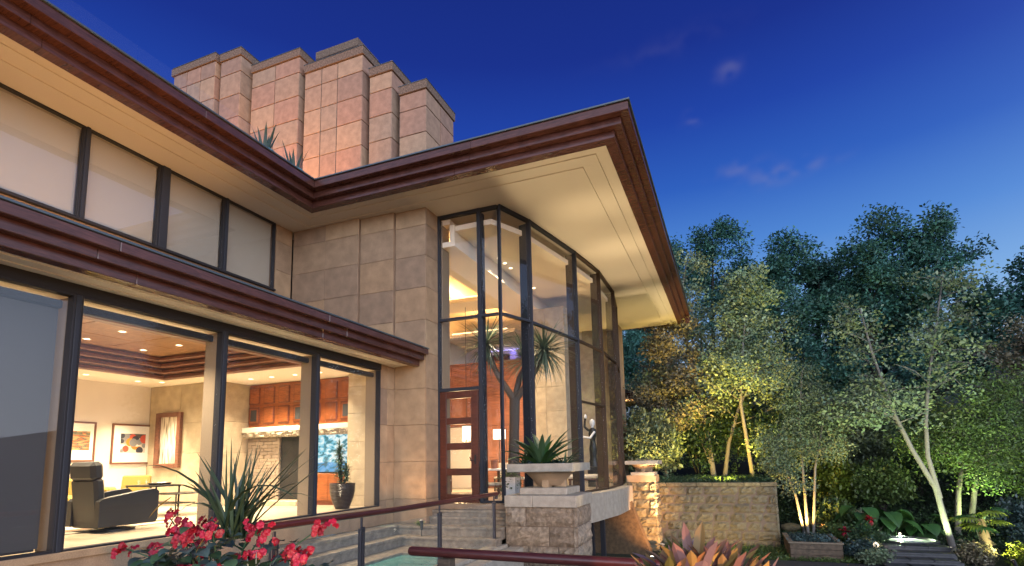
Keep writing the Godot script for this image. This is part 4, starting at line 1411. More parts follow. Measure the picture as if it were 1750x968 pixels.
# ------------------------------------------------------------------ steps, landing, pool, pillars, railings
func make_terrace() -> void:
	# stepped stone along the facade and under the door (amphitheatre corner)
	var st := thing("stone_steps", "stone steps turning the corner below the entrance door", "steps")
	var treads := [[-0.46, 0.47], [-0.67, 0.80]]
	for k in 2:
		var y: float = treads[k][0]
		var o: float = treads[k][1]
		var back: float = 0.0 if k == 0 else treads[k - 1][1] - 0.03
		# along the facade
		var z := 2.9
		while z > SZ + o + 0.02:
			var z1 := maxf(z - 1.5, SZ + o)
			put("tread", bevbox(Vector3(o - back, 0.06, z - z1 - 0.006), 0.008), M.paver[rng.randi() % 3], st, Transform3D(Basis(), Vector3(FX + (o + back) * 0.5, y - 0.03, (z + z1) * 0.5)))
			z = z1
		# below the door
		var x: float = FX + back
		while x < -4.97:
			var x1 := minf(x + 1.4, -4.96)
			put("tread", bevbox(Vector3(x1 - x - 0.006, 0.06, o - back), 0.008), M.paver[rng.randi() % 3], st, Transform3D(Basis(), Vector3((x + x1) * 0.5, y - 0.03, SZ + (o + back) * 0.5)))
			x = x1
		var g := G.new()
		g.span(Vector3(FX - 0.02, -1.1, SZ + o - 0.03), Vector3(FX + o - 0.03, y - 0.06, 2.9), 0.0)
		g.span(Vector3(FX + o - 0.03, -1.1, SZ - 0.1), Vector3(-4.97, y - 0.06, SZ + o - 0.03), 0.0)
		gput("riser", g, M.paver[2], st)
	# short flight up to the threshold
	for k in 2:
		var y := -0.15 - 0.155 * k
		var zf := -12.45 + 0.14 * k
		put("tread", bevbox(Vector3(2.2, 0.06, 0.5), 0.008), M.paver[k], st, Transform3D(Basis(), Vector3(-6.09, y - 0.03, zf - 0.25)))
		sbox("riser", Vector3(-7.19, y - 0.3, zf - 0.5), Vector3(-4.99, y - 0.06, zf - 0.025), M.paver[2], st, 0.0)
	# landing of large slabs
	var ld := node("landing", self)
	ld.name = numbered("landing")
	structure(ld)
	tiles(ld, "paving_slab", Vector3(-7.4, -0.93, 2.9), Vector3(1, 0, 0), Vector3(0, 0, -1), [0.0, 0.75, 1.5, 2.1], [0.0, 1.0, 2.0, 3.0, 4.0, 5.0, 6.0], 0.04, M.paver, 0.006)
	tiles(ld, "paving_slab", Vector3(-7.4, -0.93, -10.55), Vector3(1, 0, 0), Vector3(0, 0, -1), [0.0, 0.8, 1.6, 2.1], [0.0, 0.85], 0.04, M.paver, 0.006)
	tiles(ld, "paving_slab", Vector3(-7.4, -0.93, -3.1), Vector3(1, 0, 0), Vector3(0, 0, -1), [0.0, 0.55], [0.0, 1.24, 2.48, 3.72, 4.96, 6.2, 7.45], 0.04, M.paver, 0.006)
	var sub := sbox("landing_base", Vector3(-8.1, -2.6, -12.1), Vector3(-4.75, -1.25, 2.9), M.paver[2])
	structure(sub)
	var sub2 := sbox("landing_base", Vector3(-8.1, -1.25, -3.1), Vector3(-5.2, -0.93, 2.9), M.paver[2], ld, 0.0)
	sub2.name = "bed"
	sbox("bed", Vector3(-8.1, -1.25, -12.1), Vector3(-5.2, -0.93, -10.55), M.paver[2], ld, 0.0)
	sbox("bed", Vector3(-8.1, -1.25, -10.55), Vector3(-6.86, -0.93, -3.1), M.paver[2], ld, 0.0)
	# shallow spa pool let into the landing
	var wt := G.new()
	wt.box(Vector3(-6.03, -1.09, -6.83), Vector3(1.66, 0.3, 7.42), 0.0)
	var pool := gput("pool_water", wt, M.poolwater)
	structure(pool)
	# kerb under the glass railing
	var kb := thing("railing_kerb", "pale stone kerb that carries the glass railing", "kerb")
	var z := 2.9
	while z > -11.8:
		var z1 := maxf(z - 1.6, -11.86)
		put("kerb_stone", bevbox(Vector3(0.36, 0.42, z - z1 - 0.008), 0.012), M.coping, kb, Transform3D(Basis(), Vector3(-5.05, -1.04, (z + z1) * 0.5)))
		put("kerb_stone", bevbox(Vector3(0.34, 0.42, z - z1 - 0.008), 0.012), M.coping, kb, Transform3D(Basis(), Vector3(-4.66, -1.1, (z + z1) * 0.5)))
		z = z1
	railing()
	var fern := thing("step_plant", "small lit fern growing at the inner corner of the steps", "plant", Vector3(-7.0, -0.46, -11.55))
	var fg := G.new()
	for k in 60:
		var an := rng.randf() * TAU
		fg.tint = Color(1, 1, 1) * rng.randf_range(0.7, 1.3)
		fg.blade(Vector3(), Vector3(cos(an), rng.randf_range(0.6, 2.4), sin(an)).normalized(), Vector3(0.01, 1, 0.02), rng.randf_range(0.12, 0.26), 0.03, 1.1, 4, 0.2)
	stuff(gput("foliage", fg, M.leaf_lime, fern))
	near_railing()
	pillar("stone_pillar", "rough stone pillar with smooth coping beside the entrance, nearest the bay corner", Vector3(-4.96, 0, -11.9), 1.72, 1.5, 0.25, -2.6, 0.42, 0.85)
	pillar("stone_pillar", "rough stone pillar glowing orange beyond the far end of the bay", Vector3(-3.92, 0, -22.0), 1.14, 1.1, 0.37, -2.6, 0.345, 0.62)
	urn(Vector3(-4.115, 0.25, -12.78), 1.0, "broad stone planter bowl on a plinth atop the pillar by the door")
	urn(Vector3(-3.28, 0.37, -22.45), 0.8, "smaller stone planter bowl atop the orange lit pillar")

func pillar(called: String, label: String, at: Vector3, w: float, d: float, top: float, bottom: float, course: float, length: float) -> void:
	# at = front left corner in plan
	var p := thing(called, label, "pillar")
	var ch := 0.26
	sbox("core", Vector3(at.x + 0.07, bottom, at.z - d + 0.07), Vector3(at.x + w - 0.07, top - ch, at.z - 0.08), M.joint, p, 0.0)
	var n := 2 if w > 1.5 else 1
	var xs := [0.0, w * 0.4, w] if n == 2 else [0.0, w]
	for i in xs.size() - 1:
		sbox("coping", Vector3(at.x + xs[i] + 0.002, top - ch, at.z - d), Vector3(at.x + xs[i + 1] - 0.002, top, at.z + 0.01), M.coping if w > 1.5 else M.stone[1], p, 0.012)
	var h := top - ch - bottom
	var mats: Array = M.rock if w > 1.5 else M.block
	rocks(p, "stone_block", Vector3(at.x, bottom, at.z - 0.09), Vector3(1, 0, 0), Vector3(0, 1, 0), w, h, course, length, 0.13, mats, 0.018, 0.25)
	rocks(p, "stone_block", Vector3(at.x + w - 0.08, bottom, at.z), Vector3(0, 0, -1), Vector3(0, 1, 0), d, h, course, length * 1.3, 0.11, mats, 0.018, 0.2)
	rocks(p, "stone_block", Vector3(at.x + 0.055, bottom, at.z - d), Vector3(0, 0, 1), Vector3(0, 1, 0), d, h, course, length * 1.3, 0.07, mats, 0.012, 0.2)

func urn(at: Vector3, s: float, label: String) -> void:
	var t := thing("stone_planter", label, "planter", at)
	sbox("plinth", Vector3(-0.58, 0.0, -0.58) * s, Vector3(0.58, 0.16, 0.58) * s, M.coping, t, 0.015)
	for k in 4:
		var a := k * PI / 2
		var g := G.new()
		g.box(Vector3(sin(a) * 0.27, 0.26, cos(a) * 0.27) * s, Vector3(0.17, 0.22, 0.28) * s, 0.012, Basis(Vector3(0, 1, 0), a))
		gput("foot", g, M.stone[1], t)
	var g := G.new()
	g.lathe([Vector2(0.0, 0.2) * s, Vector2(0.30, 0.2) * s, Vector2(0.36, 0.26) * s, Vector2(0.44, 0.36) * s, Vector2(0.56, 0.48) * s, Vector2(0.64, 0.53) * s, Vector2(0.5, 0.53) * s, Vector2(0.0, 0.5) * s], 36)
	gput("bowl", g, M.stone[1], t)
	var rim := G.new()
	var o := 0.805 * s
	var i := 0.62 * s
	rim.span(Vector3(-o, 0.53 * s, i), Vector3(o, 0.72 * s, o), 0.012)
	rim.span(Vector3(-o, 0.53 * s, -o), Vector3(o, 0.72 * s, -i), 0.012)
	rim.span(Vector3(-o, 0.532 * s, -i), Vector3(-i, 0.718 * s, i), 0.0)
	rim.span(Vector3(i, 0.532 * s, -i), Vector3(o, 0.718 * s, i), 0.0)
	gput("rim", rim, M.coping, t)
	sbox("soil", Vector3(-i, 0.55 * s, -i), Vector3(i, 0.66 * s, i), M.soil, t, 0.0)

func railing() -> void:
	var t := thing("glass_railing", "glass railing with dark red handrail beside the sunken landing", "railing")
	var g := G.new()
	g.tube([Vector3(-5.07, 0.345, -4.95), Vector3(-5.07, 0.342, -5.2), Vector3(-5.07, 0.31, -7.5), Vector3(-5.07, 0.30, -11.72)], [0.046, 0.046, 0.046, 0.046], 14)
	gput("handrail", g, M.rail, t)
	g = G.new()
	g.box(Vector3(-5.07, 0.245, -11.69), Vector3(0.06, 0.12, 0.06), 0.008)
	gput("rail_end", g, M.post, t)
	var ps := [-5.1, -6.75, -9.05, -11.55]
	for z in ps:
		var p := node("post", t)
		for s in [-1.0, 1.0]:
			sbox("upright", Vector3(-5.095 + s * 0.012, -0.86, z + s * 0.045 - 0.022), Vector3(-5.045 + s * 0.012, 0.14 + (0.0 if s < 0 else -0.02), z + s * 0.045 + 0.022), M.post, p, 0.004)
		sbox("bracket", Vector3(-5.10, 0.06, z - 0.05), Vector3(-5.04, 0.12, z + 0.05), M.post, p, 0.004)
		sbox("stem", Vector3(-5.08, 0.12, z - 0.02), Vector3(-5.06, 0.28, z + 0.02), M.post, p, 0.004)
		sbox("foot", Vector3(-5.14, -0.86, z - 0.08), Vector3(-5.0, -0.82, z + 0.08), M.post, p, 0.006)
	for i in ps.size() - 1:
		sbox("pane", Vector3(-5.076, -0.78, ps[i + 1] + 0.08), Vector3(-5.064, 0.11, ps[i] - 0.08), M.railglass, t, 0.0)

func near_railing() -> void:
	var t := thing("near_handrail", "thick dark red handrail end crossing low in front of the pillar", "railing")
	var g := G.new()
	var a := Vector3(-2.93, 0.215, -4.64)
	var b := Vector3(1.8, 0.20, -4.50)
	var pts := [a + Vector3(0.0, 0, 0), a + Vector3(0.012, 0, 0), a + Vector3(0.03, 0, 0)]
	pts.append(b)
	g.tube(pts, [0.025, 0.038, 0.044, 0.044], 18)
	gput("handrail", g, M.rail, t)
	for x in [-2.52, -0.3]:
		sbox("post", Vector3(x - 0.06, -0.6, -4.69), Vector3(x + 0.06, 0.165, -4.57), M.boxwood, t, 0.008)
	var dk := sbox("terrace_deck", Vector3(-3.6, -0.75, -4.9), Vector3(3.5, -0.6, 4.0), M.paver[1])
	structure(dk)
	var db := sbox("terrace_base", Vector3(-3.5, -2.6, -4.8), Vector3(3.4, -0.75, 4.0), M.paver[2])
	structure(db)

# ------------------------------------------------------------------ ground
var hn: FastNoiseLite

func ground_y(x: float, z: float) -> float:
	var s := smoothstep(22.0, 50.0, -z + 0.25 * maxf(0.0, x - 8.0))
	var y := -2.6 + 4.6 * s
	var r := Vector2(x, z).length()
	if r > 60.0:
		var k := smoothstep(60.0, 330.0, r)
		var a := Vector2(x, z) / r
		var lift := 3.5 + 50.0 * pow(maxf(0.0, a.dot(Vector2(0.42, -0.907))), 6.0)
		y += k * lift * (0.85 + 0.35 * hn.get_noise_2d(x * 0.6, z * 0.6))
	if r > 20.0 and z < -24.0:
		y += 0.25 * hn.get_noise_2d(x * 8.0, z * 8.0)
	return y

func make_ground() -> void:
	hn = FastNoiseLite.new()
	hn.seed = 21
	hn.frequency = 0.012
	var line := [-900.0, -600.0, -420.0, -330.0, -260.0, -200.0, -150.0, -110.0, -85.0, -70.0]
	var a := -60.0
	while a <= 40.0:
		line.append(a)
		a += 2.0
	line.append_array([48.0, 60.0, 75.0, 95.0, 125.0, 165.0, 215.0, 280.0, 350.0, 450.0, 620.0, 900.0])
	var g := G.new()
	var n := line.size()
	for j in n - 1:
		for i in n - 1:
			var p := []
			var nn := []
			for q in [[0, 0], [1, 0], [1, 1], [0, 1]]:
				var x: float = line[i + q[0]]
				var z: float = line[j + q[1]]
				p.append(Vector3(x, ground_y(x, z), z))
				nn.append(Vector3(ground_y(x - 1.0, z) - ground_y(x + 1.0, z), 2.0, ground_y(x, z - 1.0) - ground_y(x, z + 1.0)).normalized())
			g.quad_s(p, nn, [Vector2(0, 0), Vector2(1, 0), Vector2(1, 1), Vector2(0, 1)])
	structure(gput("ground", g, M.hill))
	structure(sbox("lawn", Vector3(-5.0, -2.62, -23.8), Vector3(14.0, -2.5, -4.9), M.grass))
	structure(sbox("garden_path", Vector3(0.8, -2.6, -20.9), Vector3(8.0, -2.46, -18.2), M.slate))
	structure(sbox("raised_bed", Vector3(-12.0, -2.6, -44.0), Vector3(1.45, -0.10, -24.0), M.mulch))

func clump_mesh(key: String, count: int, radius: float, leaf: float, wide: float, droop: float, seed_: int) -> ArrayMesh:
	if shared.has(key):
		return shared[key]
	var r := RandomNumberGenerator.new()
	r.seed = seed_
	var g := G.new()
	for k in count:
		var p := (Vector3(r.randfn(), r.randfn() * 0.8, r.randfn()) * radius * 0.5).limit_length(radius * 0.8)
		var d := (Vector3(r.randfn(), r.randfn() * 0.7 - droop, r.randfn())).normalized()
		var up := Vector3(r.randfn() * 0.6, 1.0, r.randfn() * 0.6).normalized()
		var side := d.cross(up)
		if side.length() < 0.1:
			side = Vector3(1, 0, 0)
		side = side.normalized()
		var nn := side.cross(d).normalized()
		var l := leaf * r.randf_range(0.7, 1.3)
		var w := l * wide
		g.tint = Color(1, 1, 1) * r.randf_range(0.7, 1.25)
		var a := p
		var b := p + d * l * 0.5 - side * w * 0.5 + nn * w * 0.15
		var c := p + d * l
		var e := p + d * l * 0.5 + side * w * 0.5 + nn * w * 0.15
		g.tri(a, b, c, nn, nn, nn)
		g.tri(a, c, e, nn, nn, nn)
	shared[key] = g.mesh()
	return shared[key]

func scatter(called: String, parent: Node, m: Mesh, material: Material, xf: Array, tints: Array) -> MultiMeshInstance3D:
	var mm := MultiMesh.new()
	mm.transform_format = MultiMesh.TRANSFORM_3D
	mm.use_colors = true
	mm.mesh = m
	mm.instance_count = xf.size()
	for i in xf.size():
		mm.set_instance_transform(i, xf[i])
		mm.set_instance_color(i, tints[i])
	var o := MultiMeshInstance3D.new()
	o.multimesh = mm
	o.material_override = material
	o.name = called
	parent.add_child(o, true)
	stuff(o)
	return o

func rand_basis(s: float) -> Basis:
	return Basis(Vector3(0, 1, 0), rng.randf() * TAU).rotated(Vector3(1, 0, 0), rng.randf_range(-0.5, 0.5)).scaled(Vector3(s, s, s))

func along(pts: Array, t: float) -> Vector3:
	var f := t * (pts.size() - 1)
	var i := mini(int(f), pts.size() - 2)
	return (pts[i] as Vector3).lerp(pts[i + 1], f - i)

func tube_path(g: G, pts: Array, r0: float, r1: float, sides: int) -> void:
	var rr := []
	for i in pts.size():
		rr.append(lerpf(r0, r1, float(i) / (pts.size() - 1)))
	g.tube(pts, rr, sides)

# stems: [[points], r0, r1]; limbs spring from each stem between t0 and 1, clumps sit on the limbs
func tree(called: String, label: String, stems: Array, bark: Material, limbs: int, limb_len: float, rise: float, t0: float, clumps: int, clump: Mesh, leaf: Material, spread: float, vary: Vector2, group := "", lean := Vector3()) -> Node3D:
	var t := thing(called, label, "tree", stems[0][0][0], 0.0, group)
	var o: Vector3 = t.position
	var spots := []
	var lg := G.new()
	for s in stems:
		var pts := []
		for p in s[0]:
			pts.append(p - o)
		var g := G.new()
		tube_path(g, pts, s[1], s[2], 9)
		gput("trunk", g, bark, t)
		for k in limbs:
			var q := t0 + (1.0 - t0) * (k + rng.randf()) / limbs
			var p := along(pts, q)
			var an := rng.randf() * TAU
			var ll := limb_len * (1.15 - 0.7 * q) * rng.randf_range(0.7, 1.25)
			var d := Vector3(cos(an), rise + rng.randf_range(-0.25, 0.3), sin(an)).normalized() + lean
			var mid := p + d * ll * 0.5 + Vector3(0, 0.06 * ll, 0)
			var e := p + d * ll + Vector3(0, rng.randf_range(-0.1, 0.15) * ll, 0)
			var rr: float = lerpf(s[1], s[2], q) * 0.4
			tube_path(lg, [p, mid, e], rr, 0.01, 5)
			spots.append([p, mid, e])
			for m in 2:
				var b0 := p.lerp(e, rng.randf_range(0.35, 0.8))
				var b1 := b0 + (d + Vector3(rng.randfn(), rng.randfn() * 0.6, rng.randfn()) * 0.8).normalized() * ll * rng.randf_range(0.3, 0.55)
				tube_path(lg, [b0, (b0 + b1) * 0.5 + Vector3(0, 0.03, 0), b1], rr * 0.5, 0.006, 4)
				spots.append([b0, (b0 + b1) * 0.5, b1])
		spots.append([along(pts, 0.85), along(pts, 0.93), along(pts, 1.0) + Vector3(0, limb_len * 0.15, 0)])
	gput("limbs", lg, bark, t)
	var xf := []
	var tn := []
	for k in clumps:
		var s = spots[rng.randi() % spots.size()]
		var p := along(s, pow(rng.randf(), 0.6))
		p += Vector3(rng.randfn(), rng.randfn() * 0.8, rng.randfn()) * spread
		xf.append(Transform3D(rand_basis(rng.randf_range(0.6, 1.25)), p))
		var v := rng.randf_range(vary.x, vary.y)
		tn.append(Color(v * rng.randf_range(0.9, 1.15), v, v * rng.randf_range(0.8, 1.1)))
	scatter("crown", t, clump, leaf, xf, tn)
	return t

func shrub(called: String, label: String, at: Vector3, size: Vector3, clumps: int, clump: Mesh, leaf: Material, vary: Vector2, group := "") -> Node3D:
	var t := thing(called, label, "shrub", at, 0.0, group)
	var g := G.new()
	for k in 7:
		var an := rng.randf() * TAU
		var e := Vector3(cos(an) * size.x * 0.6, size.y * rng.randf_range(0.6, 0.95), sin(an) * size.z * 0.6)
		tube_path(g, [Vector3(cos(an) * 0.06, -0.1, sin(an) * 0.06), e * 0.5 + Vector3(0, 0.15 * size.y, 0), e], 0.03, 0.008, 5)
	gput("stems", g, M.darkbark, t)
	var xf := []
	var tn := []
	for k in clumps:
		var d := Vector3(rng.randfn(), rng.randfn(), rng.randfn()).normalized()
		var r := pow(rng.randf(), 0.4) * (0.78 + 0.3 * sin(d.x * 5.0 + at.x) * cos(d.z * 4.0 + at.z))
		var p := Vector3(d.x * size.x * r, size.y * (0.52 + 0.5 * d.y * r), d.z * size.z * r)
		xf.append(Transform3D(rand_basis(rng.randf_range(0.6, 1.2)), p))
		var v := rng.randf_range(vary.x, vary.y)
		tn.append(Color(v * rng.randf_range(0.9, 1.15), v, v * rng.randf_range(0.8, 1.1)))
	scatter("foliage", t, clump, leaf, xf, tn)
	return t

func make_garden() -> void:
	var c_big := clump_mesh("c_big", 64, 0.95, 0.225, 0.55, 0.0, 1)
	var c_birch := clump_mesh("c_birch", 26, 0.5, 0.15, 0.62, 0.35, 2)
	var c_fine := clump_mesh("c_fine", 30, 0.42, 0.11, 0.5, 0.25, 3)
	var c_shrub := clump_mesh("c_shrub", 24, 0.4, 0.17, 0.55, 0.0, 4)
	var c_ground := clump_mesh("c_ground", 22, 0.25, 0.1, 0.55, -0.3, 5)
	retaining_wall()
	# tall dark trees beyond the garden
	var far := [
		[-4.6, -41.0, 19.2, "leftmost tall dark tree, rising behind the tip of the long eave"],
		[-0.9, -42.5, 20.0, "tall dark tree with an airy top just right of the eave tip"],
		[3.4, -42.0, 17.8, "tall dark tree with a rounded top above the leaning birch"],
		[6.2, -44.0, 17.6, "tall dark tree between the rounded one and the twin tipped one"],
		[8.9, -41.5, 18.6, "tall dark tree with three thin tips against the sky"],
		[12.3, -42.0, 18.0, "tall dark tree with upswept branches, highest on the right"],
		[7.4, -47.0, 17.4, "tall dark tree standing farther back in the gap at the middle"],
		[10.9, -47.5, 17.0, "tall dark tree standing farther back behind the upswept one"],
		[1.2, -47.0, 17.6, "tall dark tree standing farther back beside the rounded one"],
		[15.2, -43.0, 13.4, "tall dark tree whose branches reach out over the open sky"]]
	for i in far.size():
		var f = far[i]
		var gy := ground_y(f[0], f[1])
		var top: float = f[2] - 3.0
		var base := Vector3(f[0], gy, f[1])
		var pts := [base, base + Vector3(0.1, (top - gy) * 0.35, 0.1), base + Vector3(0.35, (top - gy) * 0.7, 0), base + Vector3(0.7, top - gy, 0)]
		tree("tall_tree", f[3], [[pts, 0.26, 0.04]], M.darkbark, 30, 3.9, 0.6, 0.45 if f[0] > 15.0 else 0.16, 220 if f[0] > 15.0 else 350, c_big, M.leaf_pine, 0.2, Vector2(0.5, 1.45), "tall dark trees beyond the garden", Vector3(0.18, 0, 0))
	var e := Vector3(19.4, ground_y(19.4, -42.0), -42.0)
	tree("tall_tree", "sparse dark tree cut off by the right border of the view", [[[e, e + Vector3(0, 7, 0), e + Vector3(-0.2, 11.6, 0)], 0.24, 0.04]], M.darkbark, 22, 3.2, 0.35, 0.3, 420, c_big, M.leaf_pine, 0.4, Vector2(0.6, 1.3), "tall dark trees beyond the garden")
	for q in [[23.5, -38.0, 15.0, "tall dark tree outside the right border, mirrored in the bay glass"], [25.5, -33.0, 14.0, "second tall dark tree outside the right border, mirrored in the bay glass"], [22.0, -29.0, 11.0, "lower dark tree outside the right border, mirrored in the bay glass"]]:
		var b := Vector3(q[0], ground_y(q[0], q[1]), q[1])
		tree("tall_tree", q[3], [[[b, b + Vector3(0.1, q[2] * 0.5, 0), b + Vector3(0, q[2], 0)], 0.24, 0.04]], M.darkbark, 26, 3.8, 0.5, 0.1, 520, c_big, M.leaf_pine, 0.5, Vector2(0.6, 1.3), "tall dark trees beyond the garden")
	for q in [[-7.6, -39.0, 9.5, "grey green evergreen close against the last pane of the bay"], [-5.2, -37.5, 9.0, "grey green evergreen below the far corner of the long eave"]]:
		var b := Vector3(q[0], ground_y(q[0], q[1]), q[1])
		tree("evergreen_tree", q[3], [[[b, b + Vector3(0.1, q[2] * 0.5, 0), b + Vector3(0, q[2], 0)], 0.16, 0.03]], M.darkbark, 34, 2.3, 0.15, 0.1, 720, c_shrub, M.leaf_pine, 0.4, Vector2(0.9, 2.0), "evergreens beside the bay")
	# birches on the raised bed
	var a0 := Vector3(-0.88, -0.33, -30.60)
	tree("birch_tree", "leaning three stemmed birch on the raised bed above the block wall", [
		[[a0, Vector3(-1.04, 1.63, -30.60), Vector3(-1.31, 3.86, -30.60), Vector3(-1.50, 5.23, -30.60), Vector3(-1.92, 7.78, -30.72), Vector3(-2.00, 9.87, -30.84), Vector3(-1.56, 12.03, -30.96)], 0.15, 0.035],
		[[Vector3(-0.96, 0.39, -30.60), Vector3(-1.52, 2.31, -30.60), Vector3(-2.28, 3.51, -30.48), Vector3(-3.48, 5.07, -30.36)], 0.085, 0.02],
		[[Vector3(-0.43, -0.33, -30.60), Vector3(-0.06, 1.75, -30.60), Vector3(0.50, 3.45, -30.60), Vector3(1.42, 5.23, -30.48), Vector3(2.10, 7.23, -30.48)], 0.12, 0.02]], M.birch, 17, 2.7, 0.3, 0.36, 560, c_birch, M.leaf_birch, 0.32, Vector2(0.45, 1.5))
	var a2 := Vector3(0.9, -0.1, -28.5)
	tree("birch_tree", "slender pale birch rising behind the yellow lit leaves", [[[a2, Vector3(0.6, 3.5, -28.5), Vector3(0.9, 6.5, -28.4), Vector3(1.4, 9.6, -28.4)], 0.1, 0.025]], M.birch, 22, 1.9, 0.5, 0.35, 520, c_birch, M.leaf_birch, 0.3, Vector2(0.7, 1.6))
	var a3 := Vector3(-3.2, -0.1, -29.5)
	tree("birch_tree", "brownish birch between the bay and the leaning birch", [[[a3, Vector3(-3.1, 3.0, -29.5), Vector3(-2.8, 6.0, -29.5), Vector3(-2.7, 9.2, -29.5)], 0.1, 0.025]], M.birch, 24, 2.0, 0.4, 0.25, 620, c_birch, M.leaf_dry, 0.3, Vector2(0.5, 1.2))
	# thin trees of the lower garden
	tree("birch_tree", "thin fan shaped birch standing beside the planter box", [
		[[Vector3(2.61, -2.4, -25.8), Vector3(2.4, -0.7, -25.8), Vector3(2.01, 0.76, -25.8), Vector3(1.62, 1.7, -25.8)], 0.065, 0.015],
		[[Vector3(2.72, -2.4, -25.8), Vector3(2.74, 0.5, -25.8), Vector3(2.76, 2.45, -25.8), Vector3(3.05, 4.6, -25.8)], 0.065, 0.015],
		[[Vector3(2.91, -2.4, -25.9), Vector3(3.2, 0.49, -25.8), Vector3(3.6, 2.17, -25.8), Vector3(4.0, 3.0, -25.8)], 0.06, 0.015]], M.birch, 13, 1.3, 0.25, 0.4, 560, c_fine, M.leaf_birch, 0.26, Vector2(0.6, 1.3))
	tree("birch_tree", "tall white stemmed birch, forked low, its foot brightly lit", [
		[[Vector3(7.05, -2.5, -24.0), Vector3(6.86, -1.17, -24.0), Vector3(6.74, -0.25, -24.0), Vector3(6.17, 1.12, -24.0), Vector3(5.75, 2.43, -24.0), Vector3(5.56, 3.31, -24.0), Vector3(5.23, 4.9, -24.0), Vector3(5.0, 6.6, -24.0)], 0.115, 0.03],
		[[Vector3(6.83, -0.6, -24.0), Vector3(6.61, 0.9, -24.0), Vector3(6.68, 2.17, -24.0), Vector3(6.94, 3.87, -24.0), Vector3(7.19, 4.94, -24.0), Vector3(7.75, 7.6, -24.0)], 0.09, 0.025],
		[[Vector3(5.80, 2.25, -24.0), Vector3(5.13, 2.74, -24.0), Vector3(4.5, 2.2, -24.0)], 0.05, 0.012]], M.birch, 16, 1.8, 0.3, 0.5, 270, c_birch, M.leaf_birch, 0.3, Vector2(0.5, 1.25))
	tree("maple_tree", "fresh green spreading tree leaning at the right, lit from its foot", [
		[[Vector3(8.1, -2.4, -27.0), Vector3(8.3, -0.6, -27.0), Vector3(8.57, 0.62, -27.0), Vector3(9.3, 1.4, -27.2)], 0.12, 0.04],
		[[Vector3(8.8, -2.4, -28.0), Vector3(9.25, -0.11, -28.0), Vector3(9.72, 1.5, -28.0), Vector3(10.3, 3.6, -28.0)], 0.12, 0.04]], M.birch, 24, 2.6, 0.35, 0.5, 1000, c_fine, M.leaf_mid, 0.42, Vector2(0.8, 1.8))
	var d2 := Vector3(12.2, -1.2, -31.0)
	tree("birch_tree", "bare topped birch at the far right before the hill", [[[d2, Vector3(12.5, 3.0, -31.0), Vector3(12.9, 6.6, -31.0)], 0.1, 0.02], [[d2 + Vector3(0.3, 0.5, 0), Vector3(13.2, 3.6, -31.0), Vector3(13.8, 6.0, -31.0)], 0.08, 0.02]], M.birch, 16, 1.7, 0.4, 0.4, 480, c_birch, M.leaf_dry, 0.3, Vector2(0.5, 1.1))
	# understorey
	var bushes := [
		[Vector3(-3.6, -0.15, -27.5), Vector3(1.9, 3.6, 1.4), 420, "leaf_birch", Vector2(0.5, 1.1), "olive bush left of the leaning birch, behind the second pillar"],
		[Vector3(0.45, 1.1, -32.2), Vector3(1.5, 3.5, 1.1), 330, "leaf_lime", Vector2(0.7, 1.3), "yellow green bush glowing between the leaning birch stems"],
		[Vector3(-5.6, -0.15, -30.5), Vector3(1.8, 3.4, 1.4), 330, "leaf_mid", Vector2(0.6, 1.3), "green bush low beside the last pane of the bay"],
		[Vector3(-1.6, -0.15, -31.0), Vector3(2.6, 4.6, 1.6), 480, "leaf_dark", Vector2(0.5, 1.1), "dark bush closing the gap behind the leaning birch"],
		[Vector3(2.4, -0.8, -31.0), Vector3(2.6, 5.4, 1.8), 520, "leaf_dark", Vector2(0.5, 1.2), "dark bush behind the fan shaped birch"],
		[Vector3(4.5, -1.5, -29.0), Vector3(1.1, 2.6, 1.0), 260, "leaf_lime", Vector2(0.6, 1.2), "yellow lit bush right of the fan shaped birch"],
		[Vector3(6.0, -1.2, -31.5), Vector3(2.2, 5.2, 1.6), 460, "leaf_birch", Vector2(0.4, 0.9), "grey green bush behind the white stemmed birch"],
		[Vector3(6.0, -1.4, -28.4), Vector3(1.5, 2.2, 1.0), 260, "leaf_mid", Vector2(0.6, 1.2), "low green bush behind the big leaves"],
		[Vector3(8.6, -1.2, -32.5), Vector3(2.4, 5.6, 1.6), 460, "leaf_dark", Vector2(0.5, 1.2), "dark bush behind the fresh green tree"],
		[Vector3(11.6, -1.4, -28.6), Vector3(2.0, 3.4, 1.5), 380, "leaf_mid", Vector2(0.5, 1.1), "green bush at the right border below the fresh green tree"],
		[Vector3(11.0, -1.0, -36.0), Vector3(3.4, 5.2, 2.0), 480, "leaf_dark", Vector2(0.5, 1.1), "wide dark bush before the far hill"],
		[Vector3(15.5, -0.6, -37.0), Vector3(3.4, 4.6, 2.0), 460, "leaf_birch", Vector2(0.3, 0.8), "brown green bush under the open sky at the right"],
		[Vector3(4.6, 0.0, -36.0), Vector3(3.2, 6.4, 2.0), 460, "leaf_dark", Vector2(0.5, 1.1), "dark bush in the middle below the rounded tree top"],
		[Vector3(-1.5, 0.0, -36.0), Vector3(3.6, 7.0, 2.0), 480, "leaf_dark", Vector2(0.5, 1.1), "tall dark bush in the shade left of the middle"],
		[Vector3(3.9, -2.4, -26.6), Vector3(0.9, 1.5, 0.7), 160, "leaf_mid", Vector2(0.5, 1.1), "small bush at the foot of the fan shaped birch"],
		[Vector3(9.9, -2.4, -25.6), Vector3(1.3, 1.5, 0.9), 220, "leaf_teal", Vector2(0.6, 1.2), "blue green bush at the right border behind the palm"]]
	for b in bushes:
		shrub("garden_shrub", b[5], b[0], b[1], b[2], c_shrub, M[b[3]], b[4])
	low_plants(c_ground)
	planter_box(c_ground)
	big_leaves()
	fan_palm()
	fountain_and_steps()
	far_eave()

